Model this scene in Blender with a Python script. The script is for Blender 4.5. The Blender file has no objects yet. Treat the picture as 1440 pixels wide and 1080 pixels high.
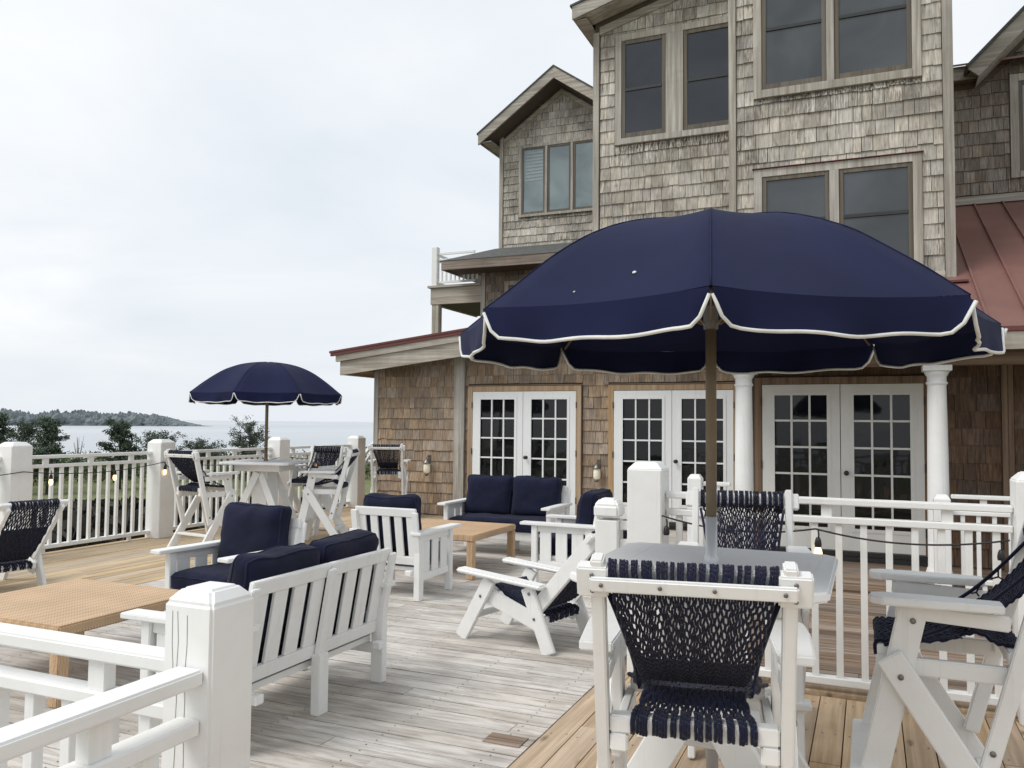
import bpy, bmesh, math, random
from mathutils import Vector, Matrix, noise
R=math.radians
random.seed(7)
scene=bpy.context.scene
COL=scene.collection

# ------------------------------------------------------------------ mesh builder
class MB:
    def __init__(s): s.v=[]; s.f=[]; s.c=[]; s.sm=[]
    def add(s,vs,fs,col=None,smooth=False):
        if col is None: col=(random.random(),random.random(),random.random())
        n=len(s.v); s.v+= [tuple(v) for v in vs]
        for f in fs: s.f.append([n+i for i in f]); s.c.append(col); s.sm.append(smooth)
    def box(s,c,d,rot=None,col=None):
        x,y,z=[k/2 for k in d]
        vs=[Vector(p) for p in ((-x,-y,-z),(x,-y,-z),(x,y,-z),(-x,y,-z),(-x,-y,z),(x,-y,z),(x,y,z),(-x,y,z))]
        if rot is not None: vs=[rot@v for v in vs]
        c=Vector(c); s.add([v+c for v in vs],[(3,2,1,0),(4,5,6,7),(0,1,5,4),(1,2,6,5),(2,3,7,6),(3,0,4,7)],col)
    def span(s,a,b,col=None):
        s.box([(p+q)/2 for p,q in zip(a,b)],[abs(q-p) for p,q in zip(a,b)],None,col)
    def beam(s,p,q,w,t,side=(1,0,0),col=None):
        """bar from p to q; t = thickness along 'side', w = width across the other way"""
        p=Vector(p);q=Vector(q);d=(q-p);L=d.length;d.normalize()
        a=Vector(side); a=(a-d*a.dot(d)).normalized(); b=d.cross(a)
        rot=Matrix((a,b,d)).transposed()
        s.box((p+q)/2,(t,w,L),rot,col)
    def prism(s,poly,o,u,w,n,th,col=None):
        """2-D polygon (counter-clockwise in u,w) extruded th along n, centred"""
        o=Vector(o);u=Vector(u);w=Vector(w);n=Vector(n);k=len(poly)
        A=[o+u*a+w*b+n*(th/2) for a,b in poly]; B=[o+u*a+w*b-n*(th/2) for a,b in poly]
        s.add(A+B,[list(range(k)),list(range(2*k-1,k-1,-1))]+[(i,k+i,k+(i+1)%k,(i+1)%k) for i in range(k)],col)
    def tube(s,pts,r,n=6,col=None,cap=True,rf=None):
        pts=[Vector(p) for p in pts]; vs=[];m=len(pts)
        ref=Vector((0,0,1))
        for i,p in enumerate(pts):
            d=(pts[min(i+1,m-1)]-pts[max(i-1,0)]).normalized()
            if abs(d.dot(ref))>.95: ref=Vector((1,0,0)) if abs(d.x)<.9 else Vector((0,1,0))
            a=(ref-d*ref.dot(d)).normalized(); b=d.cross(a); ref=a
            rr=r if rf is None else r*rf(i/(m-1))
            for k in range(n):
                t=2*math.pi*k/n; vs.append(p+(a*math.cos(t)+b*math.sin(t))*rr)
        fs=[]
        for i in range(m-1):
            for k in range(n):
                fs.append((i*n+k,i*n+(k+1)%n,(i+1)*n+(k+1)%n,(i+1)*n+k))
        if cap: fs+= [list(range(n-1,-1,-1)),[ (m-1)*n+k for k in range(n)]]
        s.add(vs,fs,col,True)
    def lathe(s,prof,c,n=20,col=None,axis=None,smooth=True,rot0=0):
        c=Vector(c); vs=[];m=len(prof)
        for r,z in prof:
            for k in range(n):
                t=rot0+2*math.pi*k/n; v=Vector((r*math.cos(t),r*math.sin(t),z))
                if axis is not None: v=axis@v
                vs.append(c+v)
        fs=[(i*n+k,i*n+(k+1)%n,(i+1)*n+(k+1)%n,(i+1)*n+k) for i in range(m-1) for k in range(n)]
        fs+= [list(range(n-1,-1,-1)),[(m-1)*n+k for k in range(n)]]
        s.add(vs,fs,col,smooth)
    def build(s,name,mat,parent=None,bevel=0,seg=1,loc=None):
        me=bpy.data.meshes.new(name)
        me.from_pydata(s.v,[],s.f); me.update()
        at=me.attributes.new('rnd','FLOAT_COLOR','CORNER')
        buf=[]
        for f,c in zip(s.f,s.c): buf+= [c[0],c[1],c[2],1.0]*len(f)
        at.data.foreach_set('color',buf)
        me.polygons.foreach_set('use_smooth',s.sm)
        if bevel:
            bm=bmesh.new(); bm.from_mesh(me)
            bmesh.ops.bevel(bm,geom=bm.edges[:],offset=bevel,segments=seg,affect='EDGES',clamp_overlap=True)
            bm.to_mesh(me); bm.free()
        me.materials.append(mat)
        o=bpy.data.objects.new(name,me); COL.objects.link(o)
        if parent: o.parent=parent
        if loc: o.location=loc
        return o
def tag(o,label=None,cat=None,group=None,kind=None):
    if label: o['label']=label
    if cat: o['category']=cat
    if group: o['group']=group
    if kind: o['kind']=kind
    return o
def thing(name,label,cat,loc=(0,0,0),rz=0,group=None):
    o=bpy.data.objects.new(name,None); COL.objects.link(o)
    o.empty_display_size=.1; o.location=loc; o.rotation_euler=(0,0,rz)
    return tag(o,label,cat,group)
def dup(o,label=None,loc=None,rz=None,parent=None):
    c=o.copy(); COL.objects.link(c)
    if parent: c.parent=parent
    if label: c['label']=label
    if loc is not None: c.location=loc
    if rz is not None: c.rotation_euler=(0,0,rz)
    for ch in list(o.children): dup(ch,parent=c)
    return c
def face(fx,fy): return math.atan2(-fx,fy)

# ------------------------------------------------------------------ materials
class NT:
    def __init__(s,name):
        s.m=bpy.data.materials.new(name); s.m.use_nodes=True; s.t=s.m.node_tree; s.n=s.t.nodes; s.l=s.t.links
        s.b=s.n['Principled BSDF']
    def node(s,t,**k):
        o=s.n.new(t)
        for a,v in k.items(): setattr(o,a,v)
        return o
    def link(s,a,b): s.l.new(a,b)
    def val(s,sock,v):
        if isinstance(v,bpy.types.NodeSocket): s.link(v,sock)
        else: sock.default_value=v
    def coord(s,kind='Object'): return s.node('ShaderNodeTexCoord').outputs[kind]
    def rnd(s):
        a=s.node('ShaderNodeAttribute',attribute_name='rnd'); sp=s.node('ShaderNodeSeparateColor'); s.link(a.outputs['Color'],sp.inputs[0])
        return a.outputs['Vector'],sp.outputs[0],sp.outputs[1],sp.outputs[2]
    def math(s,op,a,b=0.5,c=0.0,clamp=False):
        o=s.node('ShaderNodeMath',operation=op,use_clamp=clamp); s.val(o.inputs[0],a); s.val(o.inputs[1],b); s.val(o.inputs[2],c); return o.outputs[0]
    def vmath(s,op,a,b):
        o=s.node('ShaderNodeVectorMath',operation=op); s.val(o.inputs[0],a); s.val(o.inputs[1],b); return o.outputs[0]
    def vscale(s,a,k):
        o=s.node('ShaderNodeVectorMath',operation='SCALE'); s.link(a,o.inputs[0]); s.val(o.inputs['Scale'],k); return o.outputs[0]
    def noise(s,vec,scale=5,detail=4,rough=.55,dist=0):
        o=s.node('ShaderNodeTexNoise'); s.link(vec,o.inputs['Vector']); o.inputs['Scale'].default_value=scale
        o.inputs['Detail'].default_value=detail; o.inputs['Roughness'].default_value=rough; o.inputs['Distortion'].default_value=dist
        return o.outputs['Fac']
    def ramp(s,f,stops):
        o=s.node('ShaderNodeValToRGB'); s.link(f,o.inputs[0]); e=o.color_ramp.elements
        while len(e)<len(stops): e.new(.5)
        for i,(p,c) in enumerate(stops):
            e[i].position=p; e[i].color=(c,c,c,1) if isinstance(c,(int,float)) else (*c,1)
        return o.outputs[0]
    def mix(s,f,a,b,mode='MIX'):
        o=s.node('ShaderNodeMix',data_type='RGBA',blend_type=mode); s.val(o.inputs[0],f)
        for k,v in ((6,a),(7,b)):
            if isinstance(v,tuple): v=(*v,1)[:4]
            s.val(o.inputs[k],v)
        return o.outputs[2]
    def bump(s,h,str_=.3,dist=.01):
        o=s.node('ShaderNodeBump'); o.inputs['Strength'].default_value=str_; o.inputs['Distance'].default_value=dist
        s.link(h,o.inputs['Height']); s.link(o.outputs[0],s.b.inputs['Normal'])
    def col(s,c): s.val(s.b.inputs['Base Color'],c if isinstance(c,bpy.types.NodeSocket) else (*c,1))
    def rough(s,v): s.val(s.b.inputs['Roughness'],v)
    def spec(s,v): s.b.inputs['Specular IOR Level'].default_value=v
def scaled(t,vec,sc): return t.vmath('MULTIPLY',vec,sc)
def plain(name,c,rough=.5,metal=0,spec=.5,var=.12):
    t=NT(name); n=t.noise(t.coord(),9,4); f=t.ramp(n,[(.3,1-var),(.7,1+var*.3)])
    t.col(t.mix(1.0,(*c,1),f,'MULTIPLY')); t.rough(rough); t.b.inputs['Metallic'].default_value=metal; t.spec(spec); return t.m
def wood(name,dark,light,axis=0,rough=.75,grain=32,along=1.1,lo=.36,hi=.66,patch=.25,vary=.35,bump=.25,knots=0,streak=None,stain=None,drip=None):
    t=NT(name); rv,r,g,b=t.rnd(); co=t.coord()
    off=t.vmath('ADD',co,t.vscale(rv,13.0))
    sc=[grain]*3; sc[axis]=along
    n=t.noise(scaled(t,off,tuple(sc)),1,7,.62,.35)
    c=t.ramp(n,[(lo,dark),(hi,light)])
    sc2=[grain*.28]*3; sc2[axis]=along*.9
    p=t.noise(scaled(t,off,tuple(sc2)),1,4,.6,.6)
    c=t.mix(t.math('MULTIPLY',t.ramp(p,[(.35,1.0),(.62,0.0)]),patch),c,dark)
    if streak:
        sc3=[grain*.6]*3; sc3[axis]=along*.5
        q=t.noise(scaled(t,off,tuple(sc3)),1,5,.7,.2)
        c=t.mix(t.ramp(q,[(streak[1],0.0),(streak[1]+.1,1.0)]),c,streak[0])
    if knots:
        sk=[7.0]*3; sk[axis]=2.6
        o=t.node('ShaderNodeTexVoronoi'); t.link(scaled(t,off,tuple(sk)),o.inputs['Vector']); o.inputs['Scale'].default_value=1
        k=t.math('MULTIPLY',t.ramp(o.outputs['Distance'],[(.05,1.0),(.16,0.0)]),knots)
        c=t.mix(k,c,tuple(x*.3 for x in dark))
    if stain:
        q=t.noise(co,stain[1],5,.6,.8)
        c=t.mix(t.math('MULTIPLY',t.ramp(q,[(.45,0.0),(.68,1.0)]),stain[2]),c,stain[0])
    if drip:
        sc4=[62.0]*3; sc4[axis]=2.2
        q=t.noise(scaled(t,co,tuple(sc4)),1,4,.65,.2)
        c=t.mix(t.math('MULTIPLY',t.ramp(q,[(.40,0.0),(.56,1.0)]),b,clamp=True),c,drip)
    k=t.math('MULTIPLY_ADD',r,vary,1-vary/2)
    hs=t.node('ShaderNodeHueSaturation'); t.link(c,hs.inputs['Color']); t.link(k,hs.inputs['Value']); t.link(t.math('MULTIPLY_ADD',g,.4,.8),hs.inputs['Saturation'])
    t.col(hs.outputs[0]); t.rough(rough); t.spec(.25); t.bump(n,bump,.004)
    return t.m
def paint(name,c=(.83,.835,.825),axis=2,rough=.42,grime=.18):
    t=NT(name); co=t.coord(); sc=[28.0]*3; sc[axis]=1.4
    rv,r,g,b=t.rnd(); off=t.vmath('ADD',co,t.vscale(rv,5.0))
    n=t.noise(scaled(t,off,tuple(sc)),1,6,.6,.3); q=t.noise(off,4.5,5,.65,.4)
    f=t.math('MULTIPLY',t.ramp(q,[(.40,0.0),(.75,1.0)]),grime)
    c1=t.mix(f,(*c,1),(c[0]*.62,c[1]*.58,c[2]*.5,1))
    c1=t.mix(t.math('MULTIPLY',t.ramp(n,[(.28,1.0),(.42,0.0)]),.22),c1,(c[0]*.6,c[1]*.6,c[2]*.58,1))
    t.col(c1); t.rough(t.ramp(q,[(.3,rough-.08),(.7,rough+.18)])); t.bump(n,.10,.003); return t.m
def fabric(name,c,scale=420,rough=.92,sheen=.12,var=.3,bumps=.25,wr=.5):
    t=NT(name); co=t.coord(); n=t.noise(co,6,5,.6,.5)
    w=t.node('ShaderNodeTexChecker'); t.link(co,w.inputs['Vector']); w.inputs['Scale'].default_value=scale
    f=t.ramp(n,[(.3,1-var),(.72,1+var)])
    t.col(t.mix(1.0,(*c,1),f,'MULTIPLY')); t.rough(rough); t.spec(.2)
    t.b.inputs['Sheen Weight'].default_value=sheen; t.b.inputs['Sheen Roughness'].default_value=.5
    h=t.math('ADD',t.math('MULTIPLY',w.outputs['Fac'],.05),t.math('MULTIPLY',n,wr)); t.bump(h,bumps,.012); return t.m

M={}
M['white']=paint('white_paint')
M['white_h']=paint('white_paint_rail',axis=0,grime=.22)
M['white_y']=paint('white_paint_rail_long',axis=1,grime=.22)
M['table_white']=paint('table_paint',c=(.88,.885,.89),axis=1,rough=.6,grime=.15)
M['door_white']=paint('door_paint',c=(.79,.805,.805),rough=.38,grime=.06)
M['door_shade']=paint('door_paint_shaded',c=(.77,.76,.72),rough=.38,grime=.10)  # white door paint again, porch shade mixed into its colour
M['grey_deck']=wood('weathered_deck',(.30,.265,.23),(.62,.59,.55),0,grain=24,along=3.0,lo=.26,hi=.55,patch=.30,vary=.26,streak=((.70,.675,.64),.56),stain=((.20,.165,.14),1.1,.42))
M['brown_deck']=wood('brown_deck',(.13,.09,.065),(.36,.275,.21),0,grain=26,along=.9,patch=.35,vary=.35,streak=((.42,.37,.32),.57))
M['gold_deck']=wood('new_pine_deck',(.36,.255,.16),(.60,.46,.32),1,grain=30,along=1.0,lo=.33,hi=.66,patch=.25,vary=.28,knots=.75,stain=((.30,.20,.12),.8,.3))
M['gold_deck_far']=wood('pine_deck_pale',(.42,.315,.20),(.66,.525,.36),1,grain=26,along=.9,patch=.25,vary=.34,knots=.4,stain=((.30,.24,.17),.6,.35))
M['shingle_grey']=wood('grey_shingle',(.30,.268,.228),(.64,.60,.53),2,grain=46,along=3.2,lo=.25,hi=.58,patch=.30,vary=.40,bump=.4,stain=((.12,.10,.08),.8,.60),streak=((.15,.13,.11),.58),drip=(0.075, 0.065, 0.052))
M['shingle_brown']=wood('brown_shingle',(.245,.185,.135),(.52,.405,.30),2,grain=46,along=3.2,patch=.3,vary=.42,bump=.4,stain=((.12,.085,.06),.8,.4),streak=((.38,.31,.24),.60),drip=(0.12, 0.085, 0.06))
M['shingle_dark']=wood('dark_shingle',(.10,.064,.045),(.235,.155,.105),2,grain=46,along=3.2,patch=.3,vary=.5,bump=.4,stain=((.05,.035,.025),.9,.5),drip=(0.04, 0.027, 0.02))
M['shingle_tan']=wood('tan_shingle',(.17,.145,.12),(.37,.325,.275),2,grain=46,along=3.2,patch=.3,vary=.5,bump=.4,stain=((.11,.08,.06),.8,.45),drip=(0.09, 0.07, 0.055))
M['trim_z']=wood('weathered_trim',(.28,.255,.22),(.56,.53,.475),2,grain=24,along=.8,patch=.3,vary=.2,stain=((.15,.13,.10),1.1,.35))
M['trim_x']=wood('weathered_trim_long',(.28,.25,.21),(.55,.51,.45),0,grain=24,along=.8,patch=.3,vary=.2,stain=((.15,.12,.09),1.1,.35))
M['eave_brown']=wood('old_eave_board',(.17,.14,.115),(.36,.31,.265),0,grain=24,along=.8,patch=.3,vary=.2,stain=((.10,.08,.065),1.1,.4))
M['frame_z']=wood('window_frame_taupe',(.10,.085,.068),(.17,.15,.122),2,grain=20,along=.8,vary=.15,rough=.5)
M['cedar_z']=wood('new_cedar_trim',(.31,.215,.135),(.50,.375,.25),2,grain=24,along=.7,vary=.15,knots=.4)
M['cedar_x']=wood('new_cedar_trim_long',(.31,.215,.135),(.50,.375,.25),0,grain=24,along=.7,vary=.15,knots=.4)
M['brown_z']=wood('brown_trim',(.16,.105,.07),(.30,.21,.145),2,grain=24,along=.7,vary=.2,knots=.4)
M['brown_x']=wood('brown_trim_long',(.16,.105,.07),(.30,.21,.145),0,grain=24,along=.7,vary=.2,knots=.4)
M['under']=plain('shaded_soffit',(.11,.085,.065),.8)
M['cushion']=fabric('navy_cushion',(.0085,.0108,.030),wr=.9,var=.35,bumps=.45,sheen=.05)
M['piping_navy']=fabric('navy_piping',(.013,.016,.042),sheen=.05)
M['rope']=fabric('navy_rope',(.0095,.0115,.033),scale=260,sheen=.15,bumps=.5,wr=.2)
def canvas():
    t=NT('navy_canvas'); co=t.coord(); n=t.noise(co,2.2,4,.55,.4)
    f=t.ramp(n,[(.3,.85),(.7,1.15)]); c=t.mix(1.0,(.0085,.012,.046,1),f,'MULTIPLY')
    t.col(c); t.rough(.9); t.spec(.2); t.b.inputs['Sheen Weight'].default_value=.03
    w=t.node('ShaderNodeTexChecker'); t.link(co,w.inputs['Vector']); w.inputs['Scale'].default_value=700
    t.bump(t.math('ADD',t.math('MULTIPLY',w.outputs['Fac'],.02),t.math('MULTIPLY',t.noise(co,3.5,3),.6)),.35,.02); return t.m
M['canvas']=canvas()
M['trim_tape']=plain('white_piping',(.74,.74,.72),.8,var=.25)
M['bronze']=plain('bronze_pole',(.235,.175,.115),.45,.2)
M['silver']=plain('pale_pole',(.62,.63,.64),.35,.2)
M['grey_plastic']=plain('grey_plastic',(.17,.165,.16),.5)
M['bolt']=plain('bolt_steel',(.22,.21,.20),.4,.8)
M['metal_dark']=plain('dark_metal',(.05,.05,.05),.4,.5)
M['black']=plain('black_rubber',(.012,.012,.013),.5)
M['crack']=plain('paint_crack',(.22,.22,.2),.9)
def metal_roof():
    t=NT('red_metal_roof'); co=t.coord(); n=t.noise(co,1.3,5,.6,.5); f=t.ramp(n,[(.3,(.178,.084,.070)),(.7,(.24,.118,.098))])
    t.col(f); t.rough(.40); t.b.inputs['Metallic'].default_value=.1; t.bump(t.noise(co,2.0,2),.12,.03); return t.m
M['red']=metal_roof()
M['red_dark']=plain('red_drip_edge',(.13,.035,.03),.5)
M['asphalt']=plain('grey_roof_shingle',(.10,.105,.10),.95,var=.4)
def glass(name,c,rough=.06,wav=.08,spec=.55):
    t=NT(name); co=t.coord(); n=t.noise(co,2.0,2); f=t.ramp(t.noise(co,1.2,3,.5,.5),[(.3,.7),(.7,1.35)])
    t.col(t.mix(1.0,(*c,1),f,'MULTIPLY')); t.rough(rough); t.spec(spec); t.bump(n,wav,.02); return t.m
M['glass_tower']=glass('dark_window_glass',(.028,.033,.042))
M['glass_right']=glass('grey_window_glass',(.062,.070,.078))
M['glass_dorm']=glass('pale_window_glass',(.19,.235,.25))
M['glass_door']=glass('door_glass',(.007,.008,.008),.03,.10,spec=.45)
M['blind']=plain('window_shutter',(.33,.37,.39),.6)
def wicker():
    t=NT('tan_wicker'); co=t.coord(); sp=t.node('ShaderNodeSeparateXYZ'); t.link(co,sp.inputs[0])
    z=t.math('PINGPONG',t.math('ADD',sp.outputs[0],sp.outputs[2]),.035)
    a=t.math('ADD',t.math('ADD',sp.outputs[1],z),t.math('MULTIPLY',sp.outputs[2],1.0))
    w=t.math('SINE',t.math('MULTIPLY',a,330.0)); w2=t.math('SINE',t.math('MULTIPLY',sp.outputs[0],90.0))
    h=t.math('MULTIPLY_ADD',w,.5,.5)
    c=t.ramp(t.math('MULTIPLY_ADD',t.math('ADD',w,t.math('MULTIPLY',w2,.6)),.3,.5),[(.1,(.42,.275,.155)),(.7,(.62,.435,.275))])
    n=t.noise(co,3,4); c=t.mix(1.0,c,t.ramp(n,[(.3,.88),(.7,1.08)]),'MULTIPLY')
    t.col(c); t.rough(.55); t.spec(.3); t.bump(h,.4,.004); return t.m
M['wicker']=wicker()
def emis(name,c,e,strength):
    t=NT(name); t.col(c); t.b.inputs['Emission Color'].default_value=(*e,1); t.b.inputs['Emission Strength'].default_value=strength; t.rough(.2); return t.m
M['bulb']=emis('lit_bulb',(.9,.7,.4),(1.0,.55,.24),3.2)
M['bulb_warm']=emis('lit_bulb_yellow',(.9,.8,.6),(1.0,.74,.38),2.4)
M['candle']=emis('cream_candle',(.75,.72,.58),(1.0,.9,.6),.12)
M['lamp_metal']=plain('pewter_cap',(.22,.21,.19),.35,.7)
def leafmat(name,d,l,tr=.0):
    t=NT(name); rv,r,g,b=t.rnd(); n=t.noise(t.coord(),.9,4)
    f=t.math('ADD',t.math('MULTIPLY',r,.6),t.math('MULTIPLY',n,.5)); t.col(t.ramp(f,[(.2,d),(.85,l)])); t.rough(.8); t.spec(.2); return t.m
M['pine']=leafmat('pine_needles',(.035,.052,.038),(.125,.165,.11))
M['oak']=leafmat('oak_leaves',(.040,.056,.043),(.135,.17,.12))
M['scrub']=leafmat('scrub_leaves',(.045,.065,.03),(.14,.175,.08))
M['thicket']=leafmat('dark_reeds',(.012,.012,.011),(.060,.056,.045))
M['bark']=plain('bark',(.09,.075,.06),.9,var=.4)
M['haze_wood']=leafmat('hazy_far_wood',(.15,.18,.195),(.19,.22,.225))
def ground():
    t=NT('ground_grass'); co=t.coord(); n=t.noise(co,.06,6,.6,.6); m=t.noise(co,1.2,5,.7)
    c=t.ramp(n,[(.35,(.14,.16,.08)),(.65,(.22,.24,.125))]); c=t.mix(1.0,c,t.ramp(m,[(.3,.7),(.7,1.15)]),'MULTIPLY'); t.col(c); t.rough(.95); t.spec(.1); return t.m
M['ground']=ground()
def water():
    t=NT('sound_water'); co=t.coord(); n=t.noise(scaled(t,co,(.5,.5,.5)),1,5,.6); m=t.noise(scaled(t,co,(.0045,.0011,1.)),1,4,.6,.4)
    t.col(t.ramp(m,[(.36,(.38,.415,.45)),(.64,(.48,.505,.53))])); t.rough(.32); t.spec(.4); t.bump(n,.35,.25); return t.m
M['water']=water()

# ------------------------------------------------------------------ camera
F=1165.0; A=R(23.3); H=1.6; pitch=math.atan(55/F); roll=.009
fw0=Vector((-math.sin(A),math.cos(A),0)); rt0=Vector((math.cos(A),math.sin(A),0)); up0=Vector((0,0,1))
fw=fw0*math.cos(pitch)+up0*math.sin(pitch); up1=-fw0*math.sin(pitch)+up0*math.cos(pitch)
rt=rt0*math.cos(roll)+up1*math.sin(roll); up=-rt0*math.sin(roll)+up1*math.cos(roll)
cam=bpy.data.objects.new('camera',bpy.data.cameras.new('camera')); COL.objects.link(cam)
mw=Matrix.Identity(4)
for i in range(3): mw[i][0]=rt[i]; mw[i][1]=up[i]; mw[i][2]=-fw[i]
mw[2][3]=H; cam.matrix_world=mw
cam.data.sensor_width=36; cam.data.lens=F/1440*36; cam.data.clip_start=.05; cam.data.clip_end=60000
scene.camera=cam

# ------------------------------------------------------------------ light
sun_el=R(52); sun_dir=Vector((-.62,-.66,0)).normalized()*math.cos(sun_el)+Vector((0,0,math.sin(sun_el)))
sun=bpy.data.objects.new('sun',bpy.data.lights.new('sun','SUN')); COL.objects.link(sun)
sun.rotation_euler=sun_dir.to_track_quat('Z','Y').to_euler()
sun.data.energy=2.0; sun.data.angle=R(28); sun.data.color=(1,.965,.91)
w=bpy.data.worlds.new('World'); scene.world=w; w.use_nodes=True
nt=w.node_tree; nd=nt.nodes; lk=nt.links; bg=nd['Background']
sky=nd.new('ShaderNodeTexSky'); sky.sky_type='NISHITA'; sky.sun_disc=False; sky.sun_elevation=sun_el
sky.sun_rotation=math.atan2(sun_dir.x,sun_dir.y); sky.dust_density=3; sky.air_density=1
lk.new(sky.outputs[0],bg.inputs[0]); bg.inputs[1].default_value=.08
tc=nd.new('ShaderNodeTexCoord'); sp=nd.new('ShaderNodeSeparateXYZ'); lk.new(tc.outputs['Generated'],sp.inputs[0])
def wm(op,a,b=.5,c=0.):
    o=nd.new('ShaderNodeMath'); o.operation=op
    for i,v in enumerate((a,b,c)):
        if isinstance(v,bpy.types.NodeSocket): lk.new(v,o.inputs[i])
        else: o.inputs[i].default_value=v
    return o.outputs[0]
zz=wm('ADD',wm('MAXIMUM',sp.outputs[2],0.),.22)
cb=nd.new('ShaderNodeCombineXYZ'); lk.new(wm('DIVIDE',sp.outputs[0],zz),cb.inputs[0]); lk.new(wm('DIVIDE',sp.outputs[1],zz),cb.inputs[1])
nz=nd.new('ShaderNodeTexNoise'); lk.new(cb.outputs[0],nz.inputs['Vector']); nz.inputs['Scale'].default_value=.95; nz.inputs['Detail'].default_value=6; nz.inputs['Roughness'].default_value=.5; nz.inputs['Distortion'].default_value=.5
rp=nd.new('ShaderNodeValToRGB'); lk.new(nz.outputs['Fac'],rp.inputs[0])
e=rp.color_ramp.elements; e[0].position=.30; e[0].color=(.645,.70,.75,1); e[1].position=.68; e[1].color=(.865,.87,.88,1)
em=e.new(.50); em.color=(.735,.772,.81,1)
# a little pinkish grey low over the horizon
hz=nd.new('ShaderNodeMapRange'); hz.inputs['From Min'].default_value=0; hz.inputs['From Max'].default_value=.16; hz.inputs['To Min'].default_value=.75; hz.inputs['To Max'].default_value=0
lk.new(sp.outputs[2],hz.inputs['Value'])
mx=nd.new('ShaderNodeMix'); mx.data_type='RGBA'; lk.new(hz.outputs[0],mx.inputs[0]); lk.new(rp.outputs[0],mx.inputs[6]); mx.inputs[7].default_value=(.69,.73,.77,1)
bg2=nd.new('ShaderNodeBackground'); lk.new(mx.outputs[2],bg2.inputs[0]); bg2.inputs[1].default_value=1.25
ms=nd.new('ShaderNodeMixShader'); ms.inputs[0].default_value=.93; lk.new(bg.outputs[0],ms.inputs[1]); lk.new(bg2.outputs[0],ms.inputs[2])
lk.new(ms.outputs[0],nd['World Output'].inputs[0])
scene.view_settings.view_transform='Standard'; scene.view_settings.look='None'; scene.view_settings.exposure=0
scene.cycles.use_denoising=True

# ------------------------------------------------------------------ setting
m=MB(); m.add([(-30000,-30000,-5),(30000,-30000,-5),(30000,30000,-5),(-30000,30000,-5)],[(0,1,2,3)]); tag(m.build('water',M['water']),kind='structure')
# land with an uneven shoreline about 150 m out along the view to the left
m=MB(); pts=[]
for i in range(61):
    a=R(60+ i*4.5); rr=118+10*math.sin(i*1.7)+6*math.sin(i*4.1)
    pts.append((rr*math.cos(a),rr*math.sin(a),-4))
m.add(pts+[(60,-60,-4),(60,90,-4)],[list(range(63))]); tag(m.build('ground',M['ground']),kind='structure')

def deck(name,mat,x0,x1,y0,y1,axis,wd=.14,gap=.006,seed=1,skip=(),lens=(2.6,4.9)):
    rn=random.Random(seed); m=MB(); a0,a1,b0,b1=(x0,x1,y0,y1) if axis==0 else (y0,y1,x0,x1)
    b=b0
    while b<b1-.01:
        be=min(b+wd,b1); a=a0-rn.uniform(0,3)
        if not any(s<b+wd/2<e for s,e in skip):
            while a<a1:
                ae=a+rn.uniform(*lens); p,q=max(a,a0),min(ae,a1)
                if q-p>.02:
                    z=rn.uniform(-.0018,.0018); col=(rn.random(),rn.random(),rn.random())
                    lo=(p+.0015,b+gap/2,-.035); hi=(q-.0015,be-gap/2,z)
                    if axis==1: lo=(lo[1],lo[0],lo[2]); hi=(hi[1],hi[0],hi[2])
                    m.span(lo,hi,col)
                a=ae
        b+=wd
    o=m.build(name,mat); tag(o,kind='structure'); return o
deck('deck_floor',M['grey_deck'],-6.55,-1.563,-2.0,12.72,0,seed=3,gap=.009)
deck('deck_floor',M['gold_deck'],-1.557,4.5,-2.0,5.32,1,seed=4,wd=.142)
deck('deck_floor',M['gold_deck_far'],-9.1,-6.556,-1.0,16.0,1,seed=5)
deck('deck_floor',M['brown_deck'],-1.557,4.5,5.47,10.8,0,seed=6,skip=((6.9,7.02),(7.75,7.87),(8.75,8.83)))
m=MB(); m.span((-1.557,5.325,-.035),(4.5,5.465,.022)); tag(m.build('deck_edge_board',M['gold_deck']),kind='structure')
m=MB(); m.span((-9.1,-2,-.30),(4.5,18,-.055)); tag(m.build('deck_frame_light_block',M['under']),kind='structure')  # frame as one solid dark slab, added to block light between the boards

nl=MB()
for k in range(33,70):
    yb=-2+.14*k
    for x in (-5.3,-4.7,-4.1,-3.5,-2.9,-2.3,-1.7):
        for q in (.035,.105):
            if -2+.14*k<9: nl.lathe([(.0045,.0012),(.0045,.0026)],(x+random.uniform(-.012,.012),yb+q+random.uniform(-.006,.006),0),6,smooth=False)
for k in range(26):
    xb_=-1.557+.142*k
    for y in (1.1,1.7,2.3,2.9,3.5,4.1,4.7,5.2):
        for q in (.035,.107): nl.lathe([(.0045,.0012),(.0045,.0026)],(xb_+q+random.uniform(-.006,.006),y+random.uniform(-.012,.012),0),6,smooth=False)
tag(nl.build('nail_heads',M['bolt']),'dark nail heads in rows across the deck boards','nails',kind='stuff')
m=MB(); m.span((-1.80,3.84,.003),(-1.60,3.97,.0065)); tag(m.build('deck_patch',M['brown_deck']),kind='structure')
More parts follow.
